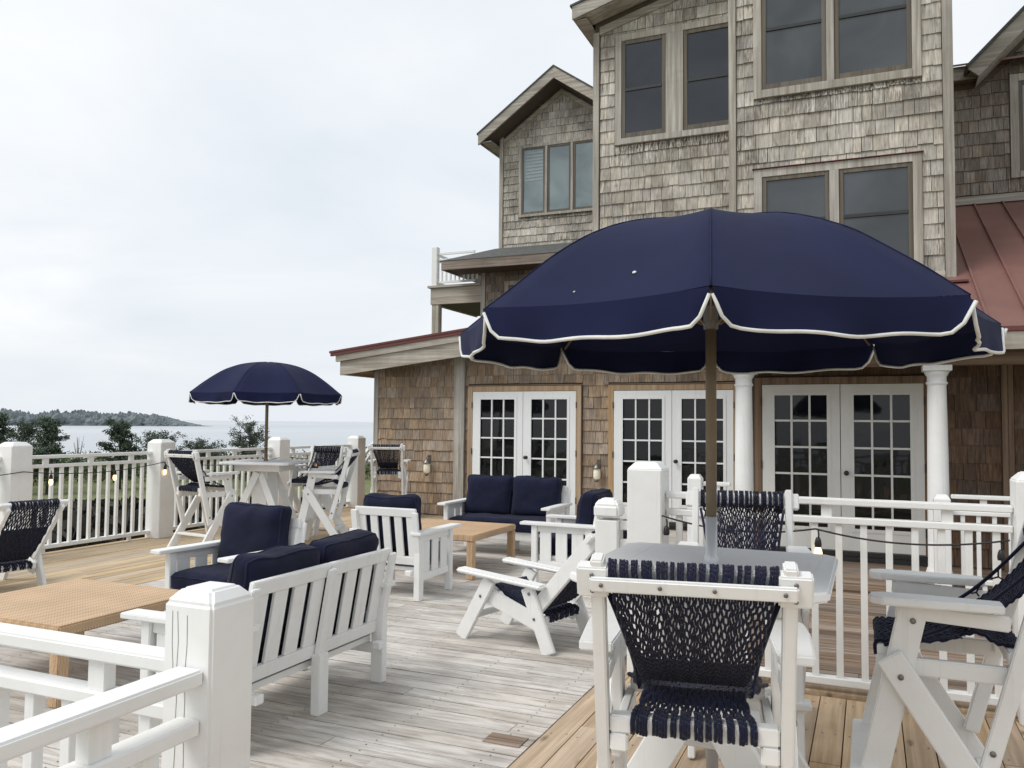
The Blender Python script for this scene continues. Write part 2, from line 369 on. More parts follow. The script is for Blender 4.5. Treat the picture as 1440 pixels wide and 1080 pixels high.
# ------------------------------------------------------------------ the house
house=thing('shingled_house','large weathered cedar shingle house with tower bays, red metal roofs and white french doors','house',(0,0,0))
def shingles(name,mat,Y,x0,x1,z0,z1,course,holes=(),top=None,seed=1,wmin=.09,wmax=.21,left=None):
    rn=random.Random(seed); m=MB()
    z=z0; row=0
    while z<z1-.01:
        zt=min(z+course,z1)
        hs=[h for h in holes if h[2]<zt and h[3]>z]
        xs=sorted({x0,x1,*[h[0] for h in hs if x0<h[0]<x1],*[h[1] for h in hs if x0<h[1]<x1]})
        for xa,xb in zip(xs[:-1],xs[1:]):
            lo,hi=z,zt; mid=(xa+xb)/2
            for h in holes:
                if h[0]<=mid<=h[1] and h[2]<hi and h[3]>lo:
                    if h[2]<=lo and h[3]>=hi: lo=hi
                    elif h[2]>lo and (h[2]-lo)>=(hi-h[3]): hi=h[2]
                    elif h[3]<hi: lo=h[3]
            if hi-lo<.015: continue
            x=xa-rn.uniform(0,.1) if xa==x0 else xa
            while x<xb-.001:
                wd=rn.uniform(wmin,wmax); p,q=max(x,xa),min(x+wd,xb)
                if xb-q<.04: q=xb
                x=q if q==xb else x+wd
                if q-p<.012: continue
                zl=lo+rn.uniform(-.004,.006) if rn.random()<.9 else lo+rn.uniform(-.012,.014)
                t0=hi+.012; t1=hi+.012
                if top:
                    t0=min(t0,top(p)); t1=min(t1,top(q))
                    if max(t0,t1)<zl+.02: continue
                    t0=max(t0,zl+.005); t1=max(t1,zl+.005)
                if hi<zt-.001: t0=t1=hi
                th=rn.uniform(.019,.030); g=.002 if rn.random()<.7 else .0045
                yb=Y-th; yt=Y-.006
                vs=[(p+g,yb,zl),(q-g,yb,zl),(q-g,yt,t1),(p+g,yt,t0),(p+g,Y,zl),(q-g,Y,zl),(q-g,Y,t1),(p+g,Y,t0)]
                bb=.12+.5*max(0,noise.noise(Vector(((p+q)*.9,zl*1.6,seed*3.3))))*1.6
                for h in holes:
                    if h[0]-.03<(p+q)/2<h[1]+.03 and h[2]-.42<zl<h[2]: bb=max(bb,(.95 if zl>h[2]-.22 else .55))
                if top is not None and min(t0,t1)>min(top(p),top(q))-.25: bb=max(bb,.4)
                m.add(vs,[(0,1,2,3),(0,4,5,1),(0,3,7,4),(1,5,6,2)],(rn.random(),rn.random(),min(1,bb)))
        z+=course; row+=1
    return m.build(name,mat,house)
def back(name,Y,poly,mat='under',th=.12):
    m=MB(); m.prism(poly,(0,Y+th/2,0),(1,0,0),(0,0,1),(0,-1,0),th); return m.build(name,M[mat],house)
def boxpart(name,mat,boxes,parent=house,bevel=.003):
    m=MB()
    for a,b in boxes: m.span(a,b)
    return m.build(name,M[mat],parent,bevel)
# --- low wing with doors 1 and 2 (plane Y=12.7)
WY=12.7
rake=lambda x: 2.80+(x+8.79)*.117
D1=(-6.17,-4.31,.05,2.17); D2=(-3.70,-1.84,.05,2.17)
back('wall',WY,[(-8.12,-.3),(-1.4,-.3),(-1.4,3.55),(-8.12,2.75)])
shingles('shingle_wall',M['shingle_brown'],WY,-8.12,-6.53,.02,3.0,.183,top=lambda x:rake(x)-.22,seed=11)
shingles('shingle_wall',M['shingle_brown'],WY,-6.32,-1.40,.02,3.6,.183,holes=[(D1[0]-.09,D1[1]+.09,0,D1[3]+.09),(D2[0]-.09,D2[1]+.09,0,D2[3]+.09)],top=lambda x:rake(x)-.22,seed=12)
boxpart('corner_board','trim_z',[((-8.15,WY-.035,0),(-8.06,WY,2.6))])
boxpart('corner_post','trim_z',[((-6.53,WY-.05,0),(-6.43,WY,2.78)),((-6.425,WY-.075,0),(-6.325,WY,2.79))])
# side wall of wing, and wing roof (rising to the right)
m=MB(); m.span((-8.10,WY+.13,-.3),(-8.0,18,2.7)); m.build('wall',M['shingle_brown'],house)
def slab(name,mat,x0,x1,y0,y1,zf,dz0,dz1,bevel=0):
    m=MB(); m.add([(x0,y0,zf(x0)+dz0),(x1,y0,zf(x1)+dz0),(x1,y1,zf(x1)+dz0),(x0,y1,zf(x0)+dz0),(x0,y0,zf(x0)+dz1),(x1,y0,zf(x1)+dz1),(x1,y1,zf(x1)+dz1),(x0,y1,zf(x0)+dz1)],[(3,2,1,0),(4,5,6,7),(0,1,5,4),(1,2,6,5),(2,3,7,6),(3,0,4,7)]); return m.build(name,M[mat],house,bevel)
slab('metal_roof','red_dark',-8.75,-3.0,12.13,17.4,rake,.0,.035)
slab('drip_edge','red_dark',-8.73,-3.0,12.14,12.20,rake,-.055,-.002)
slab('fascia','trim_x',-8.63,-3.0,12.16,12.22,rake,-.165,-.057)
slab('frieze_board','trim_x',-8.56,-3.0,12.20,12.26,rake,-.41,-.167)
slab('soffit','under',-8.55,-3.0,12.262,WY,rake,-.20,-.17)
slab('eave_board','trim_x',-8.59,-8.53,12.265,17.4,rake,-.40,-.06)
slab('soffit','brown_x',-8.528,-8.12,12.265,17.4,rake,-.385,-.365)
# --- french doors
def french_door(x0,x1,Y,z0,z1,matw,casem,knob_x,lab=None):
    """double door: casing mesh is the part, leaves/panes/knob its sub-parts"""
    m=MB(); c=.085
    m.span((x0-c,Y-.045,z0-.05),(x0,Y,z1+c)); m.span((x1,Y-.045,z0-.05),(x1+c,Y,z1+c)); m.span((x0+.001,Y-.045,z1),(x1-.001,Y,z1+c))
    d=m.build('french_door',M[casem],house,.003)
    if lab: d['label']=lab
    mid=(x0+x1)/2; yl=Y-.020
    for a,b in ((x0+.006,mid-.004),(mid+.004,x1-.006)):
        gx0,gx1=a+.135,b-.135; gz0,gz1=z0+.25,z1-.125
        m=MB()
        m.span((a,yl-.018,z0),(gx0,Y-.001,z1-.006)); m.span((gx1,yl-.018,z0),(b,Y-.001,z1-.006))
        m.span((gx0+.0005,yl-.018,z0),(gx1-.0005,Y-.001,gz0)); m.span((gx0+.0005,yl-.018,gz1),(gx1-.0005,Y-.001,z1-.006))
        # raised bead round the glass
        for q in (((gx0-.03,yl-.026,gz0-.03),(gx0+.012,yl-.0185,gz1+.03)),((gx1-.012,yl-.026,gz0-.03),(gx1+.03,yl-.0185,gz1+.03)),((gx0+.013,yl-.026,gz1-.012),(gx1-.013,yl-.0185,gz1+.03)),((gx0+.013,yl-.026,gz0-.03),(gx1-.013,yl-.0185,gz0+.012))): m.span(*q)
        pw=(gx1-gx0)/3; ph=(gz1-gz0)/5
        for i in (1,2): m.span((gx0+i*pw-.012,yl-.013,gz0+.0005),(gx0+i*pw+.012,Y-.004,gz1-.0005))
        for j in range(1,5):
            for i in range(3): m.span((gx0+i*pw+.0125*(i>0)+.0005,yl-.0125,gz0+j*ph-.012),(gx0+(i+1)*pw-.0125*(i<2)-.0005,Y-.0045,gz0+j*ph+.012))
        m.build('door_leaf',M[matw],d)
        for i in range(3):
            for j in range(5):
                g=MB(); ya,yb,yc=[Y-.008+random.uniform(-.0018,.0018) for _ in range(3)]
                xa,xc,za,zc=gx0+i*pw+.004,gx0+(i+1)*pw-.004,gz0+j*ph+.004,gz0+(j+1)*ph-.004
                g.add([(xa,ya,za),(xc,yb,za),(xc,yb+yc-ya,zc),(xa,yc,zc)],[(0,1,2,3)]); g.build('pane',M['glass_door'],d)
    m=MB(); ax=Matrix.Rotation(R(90),3,'X'); kx=mid+.065*knob_x
    m.lathe([(.028,0),(.028,.006),(.012,.01),(.012,.04),(.026,.05),(.03,.065),(.02,.08)],(kx,yl-.0185,z0+.92),14,axis=ax); m.build('handle',M['metal_dark'],d)
    for hz_ in (.25,1.0,1.78):
        for hx in (x0-.004,x1+.004):
            m=MB(); m.span((hx-.008,Y-.052,z0+hz_-.05),(hx+.008,Y-.0455,z0+hz_+.05)); m.build('hinge',M['metal_dark'],d)
    m=MB(); m.span((x0-.02,Y-.10,z0-.055),(x1+.02,Y-.0455,z0-.004)); m.build('sill',M['metal_dark'],d)
    return d
french_door(D1[0]+.005,D1[1]-.005,WY-.03,.12,2.13,'door_white','cedar_z',1)
french_door(D2[0]+.005,D2[1]-.005,WY-.03,.12,2.13,'door_white','cedar_z',1)
boxpart('head_flashing','brown_x',[((-6.3,WY-.085,2.222),(-4.2,WY-.04,2.236)),((-3.84,WY-.085,2.222),(-1.72,WY-.04,2.236))])
# --- main block, ground floor under the porch (plane 10.8)
PYl=10.8
back('wall',PYl,[(-1.42,-.3),(4.6,-.3),(4.6,3.3),(-1.42,3.3)])
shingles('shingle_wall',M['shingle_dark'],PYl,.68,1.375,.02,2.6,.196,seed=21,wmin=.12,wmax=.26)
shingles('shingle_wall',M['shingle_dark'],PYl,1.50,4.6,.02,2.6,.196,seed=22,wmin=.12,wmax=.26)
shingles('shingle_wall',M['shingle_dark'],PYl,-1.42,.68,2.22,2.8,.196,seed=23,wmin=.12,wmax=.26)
boxpart('corner_post','brown_z',[((1.378,PYl-.06,0),(1.435,PYl,2.5)),((1.438,PYl-.045,0),(1.495,PYl,2.5))])
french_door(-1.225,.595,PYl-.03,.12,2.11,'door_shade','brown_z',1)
boxpart('threshold','metal_dark',[((-1.4,PYl-.14,0.0),(.75,PYl-.001,.06))])
m=MB(); m.span((-1.42,PYl+.125,-.3),(-1.32,WY-.002,3.3)); m.build('wall',M['shingle_dark'],house)
# porch beam, ceiling, columns, roof
boxpart('porch_beam','brown_x',[((-1.95,9.52,2.235),(4.6,9.68,2.46))])
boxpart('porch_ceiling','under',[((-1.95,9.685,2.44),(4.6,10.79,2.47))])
roofz=lambda y: 2.60+(y-9.3)*.508
def yslab(name,mat,x0,x1,y0,y1,dz0,dz1):
    m=MB(); m.add([(x0,y0,roofz(y0)+dz0),(x1,y0,roofz(y0)+dz0),(x1,y1,roofz(y1)+dz0),(x0,y1,roofz(y1)+dz0),(x0,y0,roofz(y0)+dz1),(x1,y0,roofz(y0)+dz1),(x1,y1,roofz(y1)+dz1),(x0,y1,roofz(y1)+dz1)],[(3,2,1,0),(4,5,6,7),(0,1,5,4),(1,2,6,5),(2,3,7,6),(3,0,4,7)]); return m
def roof_mesh(x0,x1,y0,y1,sx):
    m=yslab('r','red',x0,x1,y0,y1,-.03,0)
    for x in sx:
        m.v+=[]; k=yslab('s','red',x-.012,x+.012,y0,y1,.0005,.036); m.add(k.v,k.f)
    return m
roof_mesh(-1.95,4.6,9.25,10.78,[1.1+.36*k for k in range(-8,10)]).build('metal_roof',M['red'],house)
roof_mesh(.945,4.6,10.782,13.82,[1.1+.36*k for k in range(0,10)]).build('metal_roof',M['red'],house)
boxpart('drip_edge','red_dark',[((-1.97,9.235,2.535),(4.6,9.249,2.585))])
boxpart('fascia','trim_x',[((-1.95,9.25,2.36),(4.6,9.28,2.534))])
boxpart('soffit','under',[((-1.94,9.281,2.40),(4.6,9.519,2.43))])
for cx in (-1.29,.65):
    m=MB(); m.lathe([(.135,0),(.135,.06),(.12,.07),(.13,.10),(.118,.14),(.105,.17),(.103,.8),(.098,1.4),(.090,2.02),(.092,2.035),(.104,2.045),(.104,2.06),(.092,2.07),(.092,2.12),(.104,2.135),(.125,2.175)],(cx,9.60,0),28)
    c=m.build('column',M['white'],house); m=MB(); m.span((cx-.135,9.465,2.1755),(cx+.135,9.735,2.2345)); m.build('capital',M['white'],c,.004)
# --- tower, right bay (plane 10.8) and left bay (plane 12.1)
def dh_window(Y,x0,x1,z0,z1,zm,mat,parent,fr=.05):
    """double-hung sash set; returns nothing, adds sash and panes under parent"""
    m=MB(); y0,y1=Y-.030,Y
    m.span((x0,y0,z0),(x0+fr,y1,z1)); m.span((x1-fr,y0,z0),(x1,y1,z1)); m.span((x0+fr+.0005,y0,z1-fr),(x1-fr-.0005,y1,z1)); m.span((x0+fr+.0005,y0,z0),(x1-fr-.0005,y1,z0+fr*1.3))
    m.build('sash',M['frame_z'],parent,.003)
    if zm:
        m=MB(); m.span((x0+fr+.001,y0-.006,zm-.022),(x1-fr-.001,y1-.002,zm+.022)); m.build('meeting_rail',M['metal_dark'] if mat in ('glass_tower','glass_right') else M['frame_z'],parent,.003)
    for a,b in (((z0+fr*1.3,zm-.022),(zm+.022,z1-fr)) if zm else ((z0+fr*1.3,z1-fr),)):
        m=MB(); m.span((x0+fr+.001,Y-.020 if b<z1-.1 else Y-.012,a+.001),(x1-fr-.001,Y-.004,b-.001)); m.build('pane',M[mat],parent)
def casing(Y,x0,x1,z0,z1,w,mull=(),label=None,sill=.1):
    m=MB(); y0=Y-.042
    m.span((x0,y0,z0),(x0+w,Y,z1)); m.span((x1-w,y0,z0),(x1,Y,z1)); m.span((x0+w+.0005,y0,z1-w),(x1-w-.0005,Y,z1)); m.span((x0+w+.0005,y0-.012,z0),(x1-w-.0005,Y,z0+sill))
    for a,b in mull: m.span((a,y0-.004,z0+sill+.0005),(b,Y,z1-w-.0005))
    o=m.build('window',M['trim_z'],house,.003)
    if label: o['label']=label
    return o
TY=10.8
back('wall',TY-.001,[(-1.60,3.31),(.93,3.31),(.93,9.2),(-1.60,9.2)])
m=MB(); m.span((.83,TY+.125,3.31),(.925,15,9.2)); m.span((-1.60,TY+.125,3.31),(-1.50,15,9.2)); m.build('wall',M['shingle_grey'],house)
shingles('shingle_wall',M['shingle_grey'],TY-.001,-1.525,.835,3.42,9.2,.189,holes=[(-1.31,.62,5.76,7.62),(-1.31,.61,3.2,4.84)],seed=31)
boxpart('corner_board','trim_z',[((-1.62,TY-.05,3.31),(-1.53,TY-.002,9.2)),((.84,TY-.05,3.31),(.95,TY-.002,9.2))])
boxpart('base_trim','trim_x',[((-1.53,TY-.04,3.31),(.838,TY-.002,3.415))])
wn=casing(TY-.002,-1.31,.62,5.76,7.60,.10,[(-.435,-.345)]); dh_window(TY-.002,-1.208,-.437,5.862,7.498,6.64,'glass_right',wn,.055); dh_window(TY-.002,-.343,.518,5.862,7.498,6.64,'glass_right',wn,.055)
wn=casing(TY-.002,-1.31,.61,3.43,4.84,.10,[(-.415,-.305)],sill=.06); dh_window(TY-.002,-1.208,-.417,3.492,4.738,4.15,'glass_right',wn,.05); dh_window(TY-.002,-.303,.508,3.492,4.738,4.15,'glass_right',wn,.05)
boxpart('head_flashing','red_dark',[((-1.33,TY-.07,4.842),(.63,TY-.003,4.852))])
boxpart('roof_flashing','red_dark',[((.60,TY-.30,3.235),(1.05,TY-.02,3.262))])
m=MB(); m.prism([(-2.0,9.1),(-.33,10.4),(1.35,9.1),(1.35,9.3),(-.33,10.6),(-2.0,9.3)],(0,12.6,0),(1,0,0),(0,0,1),(0,-1,0),4.6); m.build('roof',M['asphalt'],house)
LY=12.1
lr=lambda x: 7.95+(x+4.10)*.27
back('wall',LY,[(-3.85,3.05),(-1.0,3.05),(-1.0,8.6),(-3.85,7.85)])
m=MB(); m.span((-3.84,LY+.125,3.05),(-3.74,16,7.8)); m.build('wall',M['shingle_grey'],house)
shingles('shingle_wall',M['shingle_grey'],LY,-3.76,-1.0,3.05,8.6,.190,holes=[(-3.53,-1.55,5.84,7.56)],top=lambda x: lr(x)-.35,seed=32)
boxpart('corner_board','trim_z',[((-3.87,LY-.045,3.05),(-3.775,LY-.001,7.66))])
wn=casing(LY-.001,-3.52,-1.56,5.85,7.56,.10,[(-2.735,-2.475)],sill=.09); dh_window(LY-.001,-3.418,-2.737,5.942,7.458,6.69,'glass_tower',wn,.06); dh_window(LY-.001,-2.473,-1.662,5.942,7.458,6.69,'glass_tower',wn,.06)
slab('roof','asphalt',-4.12,-1.0,11.66,15,lr,.0,.03)
slab('fascia','trim_x',-4.09,-1.0,11.68,11.72,lr,-.20,-.002)
slab('soffit','trim_x',-4.08,-1.0,11.722,LY-.03,lr,-.21,-.18)
slab('frieze_board','trim_x',-3.77,-1.0,LY-.04,LY-.001,lr,-.42,-.30)
slab('eave_board','trim_x',-4.085,-4.05,11.722,15,lr,-.20,-.002)
boxpart('soffit','trim_x',[((-4.049,11.74,7.74),(-3.87,15,7.76))])
# --- far gabled dormer (plane 18.5)
DY=18.5; PX0,PZ=-6.72,9.99
dr=lambda x: PZ-abs(x-PX0)*.70
back('wall',DY,[(-8.32,5.6),(-5.4,5.6),(-5.4,9.0),(-6.72,9.7),(-8.32,8.7)])
shingles('shingle_wall',M['shingle_grey'],DY,-8.24,-5.4,5.80,10.0,.186,holes=[(-7.83,-5.7,6.62,8.40)],top=lambda x: dr(x)-.33,seed=41)
boxpart('corner_board','trim_z',[((-8.34,DY-.05,5.78),(-8.245,DY-.001,8.70))])
wn=casing(DY-.001,-7.82,-5.68,6.62,8.40,.075,[(-7.135,-7.075),(-6.475,-6.415)],sill=.06)
for a,b in ((-7.743,-7.137),(-7.073,-6.477),(-6.413,-5.757)): dh_window(DY-.001,a,b,6.682,8.323,None,'glass_dorm',wn,.045)
for k in range(9):
    m=MB(); m.span((-7.64,DY-.019,7.50+k*.083),(-7.19,DY-.0135,7.545+k*.083)); m.build('shutter_slat',M['blind'],wn)
def rakes(name,mat,y0,y1,d0,d1,xl,xr):
    m=MB()
    m.prism([(xl,dr(xl)+d0),(PX0,PZ+d0),(PX0,PZ+d1),(xl,dr(xl)+d1)],(0,(y0+y1)/2,0),(1,0,0),(0,0,1),(0,-1,0),y1-y0)
    m.prism([(PX0,PZ+d0),(xr,dr(xr)+d0),(xr,dr(xr)+d1),(PX0,PZ+d1)],(0,(y0+y1)/2,0),(1,0,0),(0,0,1),(0,-1,0),y1-y0)
    return m.build(name,M[mat],house)
rakes('roof','asphalt',17.88,24,.0,.035,-8.70,-4.8)
rakes('fascia','trim_x',17.90,17.95,-.27,-.001,-8.67,-4.8)
rakes('soffit','under',17.951,DY-.03,-.25,-.22,-8.65,-4.8)
rakes('frieze_board','trim_x',DY-.04,DY-.001,-.44,-.32,-8.24,-5.4)
boxpart('eave_board','trim_x',[((-8.67,17.952,8.40),(-8.62,24,8.62)),((-8.619,17.96,8.42),(-8.345,24,8.44))])
# hip roof skirt below the dormer with fascia, wall and a window below it
m=MB(); m.add([(-9.30,17.15,5.41),(-4.0,17.15,5.41),(-4.0,DY-.045,5.90),(-8.42,DY-.045,5.90),(-9.30,24,5.41),(-8.42,24,5.90)],[(0,1,2,3),(0,3,5,4)]); m.build('roof',M['asphalt'],house)
boxpart('fascia','eave_brown',[((-9.24,17.165,5.19),(-4.0,17.22,5.412)),((-9.24,17.222,5.19),(-9.20,24,5.40))])
boxpart('soffit','under',[((-9.198,17.225,5.22),(-4.0,18.0,5.24))])
back('wall',18.0,[(-8.56,2.6),(-4,2.6),(-4,5.72),(-8.56,5.72)])
shingles('shingle_wall',M['shingle_tan'],18.0,-8.46,-4,2.7,5.24,.186,holes=[(-7.95,-6.3,3.4,4.98)],seed=42)
boxpart('corner_board','trim_z',[((-8.58,17.955,2.6),(-8.465,17.999,5.24))])
wn=casing(17.999,-7.95,-6.3,3.5,4.98,.10,sill=.08); dh_window(17.999,-7.848,-6.402,3.58,4.878,None,'glass_dorm',wn,.06)
# balcony
bal=MB(); bal.span((-9.98,18.0,4.52),(-8.59,18.05,4.93)); bal.span((-9.98,18.051,4.52),(-9.93,20.6,4.93)); bal=bal.build('balcony',M['trim_x'],house,.004)
m=MB(); m.span((-10.04,17.94,4.931),(-8.585,20.6,4.985)); m.build('balcony_floor',M['trim_x'],bal)
m=MB(); m.span((-9.929,18.052,4.55),(-8.3,20.6,4.60)); m.build('balcony_soffit',M['under'],bal)
m=MB(); m.span((-9.95,18.02,0),(-9.76,18.2,4.519)); m.build('balcony_post',M['trim_z'],bal,.004)
for px_,py_,pz in ((-9.88,18.06,5.96),(-8.72,18.9,5.98)):
    m=MB(); m.span((px_-.075,py_-.075,4.986),(px_+.075,py_+.075,pz)); m.build('rail_post',M['white'],bal,.008)
m=MB()
for z0,z1 in ((5.76,5.81),(5.05,5.10),(5.62,5.66)): m.span((-9.80,18.04,z0),(-8.8,18.09,z1)); m.span((-9.90,18.14,z0),(-9.85,20.5,z1))
m.beam((-8.70,18.95,5.80),(-8.2,20.2,6.75),.05,.05,(1,0,0)); m.beam((-8.70,18.95,5.62),(-8.2,20.2,6.57),.05,.05,(1,0,0))
m.build('rail',M['white'],bal)
for k in range(9):
    m=MB(); x=-9.70+k*.12; m.span((x-.019,18.045,5.101),(x+.019,18.085,5.619)); m.build('baluster',M['white'],bal)
# --- right upper wall and its gable (plane 13.8)
UY=13.8
back('wall',UY,[(.93,4.5),(4.5,4.5),(4.5,9.6),(.93,6.6)])
ur=lambda x: 7.0+(x-1.62)*1.02
shingles('shingle_wall',M['shingle_tan'],UY,.95,4.5,5.02,8.6,.187,holes=[(1.93,3.3,5.22,6.76)],top=lambda x:max(6.62,ur(x)-.35) ,seed=51)
boxpart('base_trim','trim_x',[((.95,UY-.05,4.88),(4.5,UY-.002,5.0))])
wn=casing(UY-.001,1.94,3.28,5.22,6.75,.11,sill=.09); dh_window(UY-.001,2.052,3.168,5.312,6.638,None,'glass_dorm',wn,.05)
m=MB(); n_=(0,-1,0)
m.prism([(1.50,6.62),(4.4,9.58),(4.4,9.85),(1.36,6.75)],(0,13.32,0),(1,0,0),(0,0,1),n_,.05); m.build('fascia',M['trim_x'],house)
m=MB(); m.prism([(1.36,6.751),(4.4,9.851),(4.4,9.90),(1.33,6.78)],(0,15.6,0),(1,0,0),(0,0,1),n_,4.7); m.build('roof',M['asphalt'],house)
m=MB(); m.prism([(1.50,6.63),(4.4,9.59),(4.4,9.62),(1.50,6.66)],(0,13.57,0),(1,0,0),(0,0,1),n_,.44); m.build('soffit',M['trim_x'],house)
boxpart('eave_board','trim_x',[((.93,13.62,6.72),(1.60,13.66,6.92))])
boxpart('soffit','under',[((.93,13.661,6.70),(1.55,13.79,6.73))])
m=MB(); m.add([(.93,13.55,6.93),(2.6,13.55,6.93),(2.6,16.5,8.08),(.93,16.5,8.08),(.93,13.55,6.90),(2.6,13.55,6.90)],[(0,1,2,3),(4,5,1,0)]); m.build('metal_roof',M['red'],house)

# ------------------------------------------------------------------ lanterns on the wall
def lantern(x,z,label):
    t=thing('wall_lantern',label,'lantern',(x,WY-.11,z),0,'candle lanterns on the shingle wall')
    m=MB(); m.tube([(0,.085,.20),(0,.02,.22),(0,-.01,.20),(0,0,.165)],.006,6); m.box((0,.085,.18),(.05,.012,.12)); m.build('bracket',M['lamp_metal'],t)
    m=MB(); m.lathe([(.012,.175),(.02,.165),(.05,.135),(.068,.105),(.07,.095),(.05,.09)],(0,0,0),16); m.build('cap',M['lamp_metal'],t)
    m=MB(); m.lathe([(.035,-.075),(.052,-.06),(.058,-.01),(.055,.05),(.046,.089)],(0,0,0),16); m.build('glass_jar',M['candle'],t)
    m=MB(); m.lathe([(.02,-.12),(.03,-.10),(.042,-.078)],(0,0,0),12); m.build('base',M['lamp_metal'],t)
lantern(-7.01,.80,'small candle lantern on brown shingles between the tall chair and the left french door')
lantern(-3.95,.80,'small candle lantern on the shingle strip between the two left pairs of french doors')

# ------------------------------------------------------------------ railings
def post(m,x,y,w,z1,z0=0,cap='pyr',c=.045):
    h=w/2
    if cap=='pyr':
        vs=[]
        for s_,z in ((h,z0),(h,z1-c),(h*.62,z1)): vs+=[(x-s_,y-s_,z),(x+s_,y-s_,z),(x+s_,y+s_,z),(x-s_,y+s_,z)]
        fs=[(3,2,1,0)]+[(k*4+i,k*4+(i+1)%4,(k+1)*4+(i+1)%4,(k+1)*4+i) for k in range(2) for i in range(4)]+[(8,9,10,11)]
        m.add(vs,fs)
def rail_bay(t,axis,a0,a1,c,zt,spacing=.137,w=.085,z_bot=.06,spc=.55,bal=True,second=.11):
    """two top rails, a bottom rail, spacers and balusters of one bay"""
    def sp_(m,a,b,hw,z0,z1):
        if axis==0: m.span((a,c-hw,z0),(b,c+hw,z1))
        else: m.span((c-hw,a,z0),(c+hw,b,z1))
    mt=M['white_h'] if axis==0 else M['white_y']
    m=MB(); sp_(m,a0,a1,w/2,zt-.04,zt); m.build('top_rail',mt,t,.006,2)
    m=MB(); sp_(m,a0,a1,w/2-.008,zt-second-.04,zt-second); m.build('rail',mt,t,.005)
    m=MB(); sp_(m,a0,a1,.035,z_bot,z_bot+.045); m.build('rail',mt,t,.005)
    k=int((a1-a0)/spacing); off=((a1-a0)-(k-1)*spacing)/2
    for i in range(k):
        a=a0+off+i*spacing; m=MB(); sp_(m,a-.019,a+.019,.019,z_bot+.0455,zt-second-.0405); m.build('baluster',M['white'],t,.002)
    n=max(1,int((a1-a0)/spc))
    for i in range(n):
        a=a0+(i+.5)*(a1-a0)/n; m=MB(); sp_(m,a-.03,a+.03,.02,zt-second+.0005,zt-.0405); m.build('spacer',M['white'],t)
        if i%2==0: m=MB(); sp_(m,a-.02,a+.02,.02,0,z_bot-.0005); m.build('foot_block',M['white'],t)
t=thing('deck_railing','long white baluster railing along the seaward left edge of the deck','railing',(-8.95,8.5,0))
def local(t,m):
    return m
class off:  # build in local coordinates of a thing placed at loc
    pass
LX=-8.95; t.location=(0,0,0)
for y in (3.5,6.45,8.58,11.05,13.3):
    m=MB(); post(m,LX+.02 if y<14 else LX,y,.255,1.335); m.build('post',M['white'],t,.006,2)
for a,b in ((3.63,6.32),(6.58,8.45),(8.71,10.92),(11.18,13.17)): rail_bay(t,1,a,b,LX-.05,1.17,spacing=.135)
m=MB(); m.beam((LX,13.45,.85),(LX+.1,15.2,2.2),.05,.05); m.beam((LX,13.45,.70),(LX+.1,15.2,2.05),.04,.04); m.build('stair_handrail',M['white'],t)
m=MB(); m.span((-8.72,13.55,0),(-8.60,13.67,1.08)); m.build('post',M['white'],t,.006)
# railing between the pine deck and the porch
t=thing('deck_railing','white baluster railing with tall square posts behind the near bar table','railing')
RYl=5.38
for x in (-1.33,.845):
    m=MB(); post(m,x,RYl-.02,.225,1.355); m.build('post',M['white'],t,.006,2)
rail_bay(t,0,-1.21,.73,RYl,1.165)
rail_bay(t,0,.965,2.9,RYl,1.165)
m=MB(); m.span((-1.675,RYl-.075,0),(-1.525,RYl+.075,.9645));
nw=m.build('newel_post',M['white'],t,.004)
m=MB(); post(m,-1.60,RYl,.170,1.105,.985); m.build('post_cap',M['white'],nw,.012,2)
for z_ in (.90,.78):
    m=MB(); m.span((-1.524,RYl-.02,z_),(-1.444,RYl+.02,z_+.06)); m.build('rail',M['white_h'],t,.005)
# foreground railing, corner post near the camera
t=thing('deck_railing','white foreground railing with a cracked square corner post at lower left','railing')
cx,cy=-1.602,1.72
m=MB(); post(m,cx,cy,.162,1.165,c=.034); fp=m.build('post',M['white'],t,.008,2)
for x0,sd in ((cx-.030,3),(cx+.0,5),(cx-.046,8)):
    rn=random.Random(sd); zs=[1.115-.07*i-rn.uniform(0,.02) for i in range(9 if sd!=8 else 4)]; 
    m=MB(); L=[(x0+rn.uniform(-.003,.003),z) for z in zs]
    for (xa,za),(xb,zb) in zip(L[:-1],L[1:]): m.add([(xa-.0009,cy-.0817,za),(xb-.0009,cy-.0817,zb),(xb+.0009,cy-.0817,zb),(xa+.0009,cy-.0817,za)],[(0,1,2,3)])
    m.build('crack',M['crack'],fp)
rail_bay(t,0,-4.6,cx-.083,cy-.01,.975,spacing=.15,second=.125)
rail_bay(t,1,-1.2,cy-.083,cx+.02,.975,spacing=.15,second=.125)
m=MB(); post(m,-4.7,cy,.165,1.175); m.build('post',M['white'],t,.008,2)
# porch railing
t=thing('porch_railing','short white porch railing beside the right hand round column','railing',)
m=MB(); post(m,.66,9.32,.15,.93); m.build('post',M['white'],t,.006)
rail_bay(t,0,.745,3.0,9.36,.93,second=.16)
t=thing('porch_railing','short white porch railing and post left of the left round column','railing')
m=MB(); post(m,-1.78,9.32,.15,1.05); m.build('post',M['white'],t,.006)
rail_bay(t,0,-1.70,-1.40,9.36,.97,second=.16)

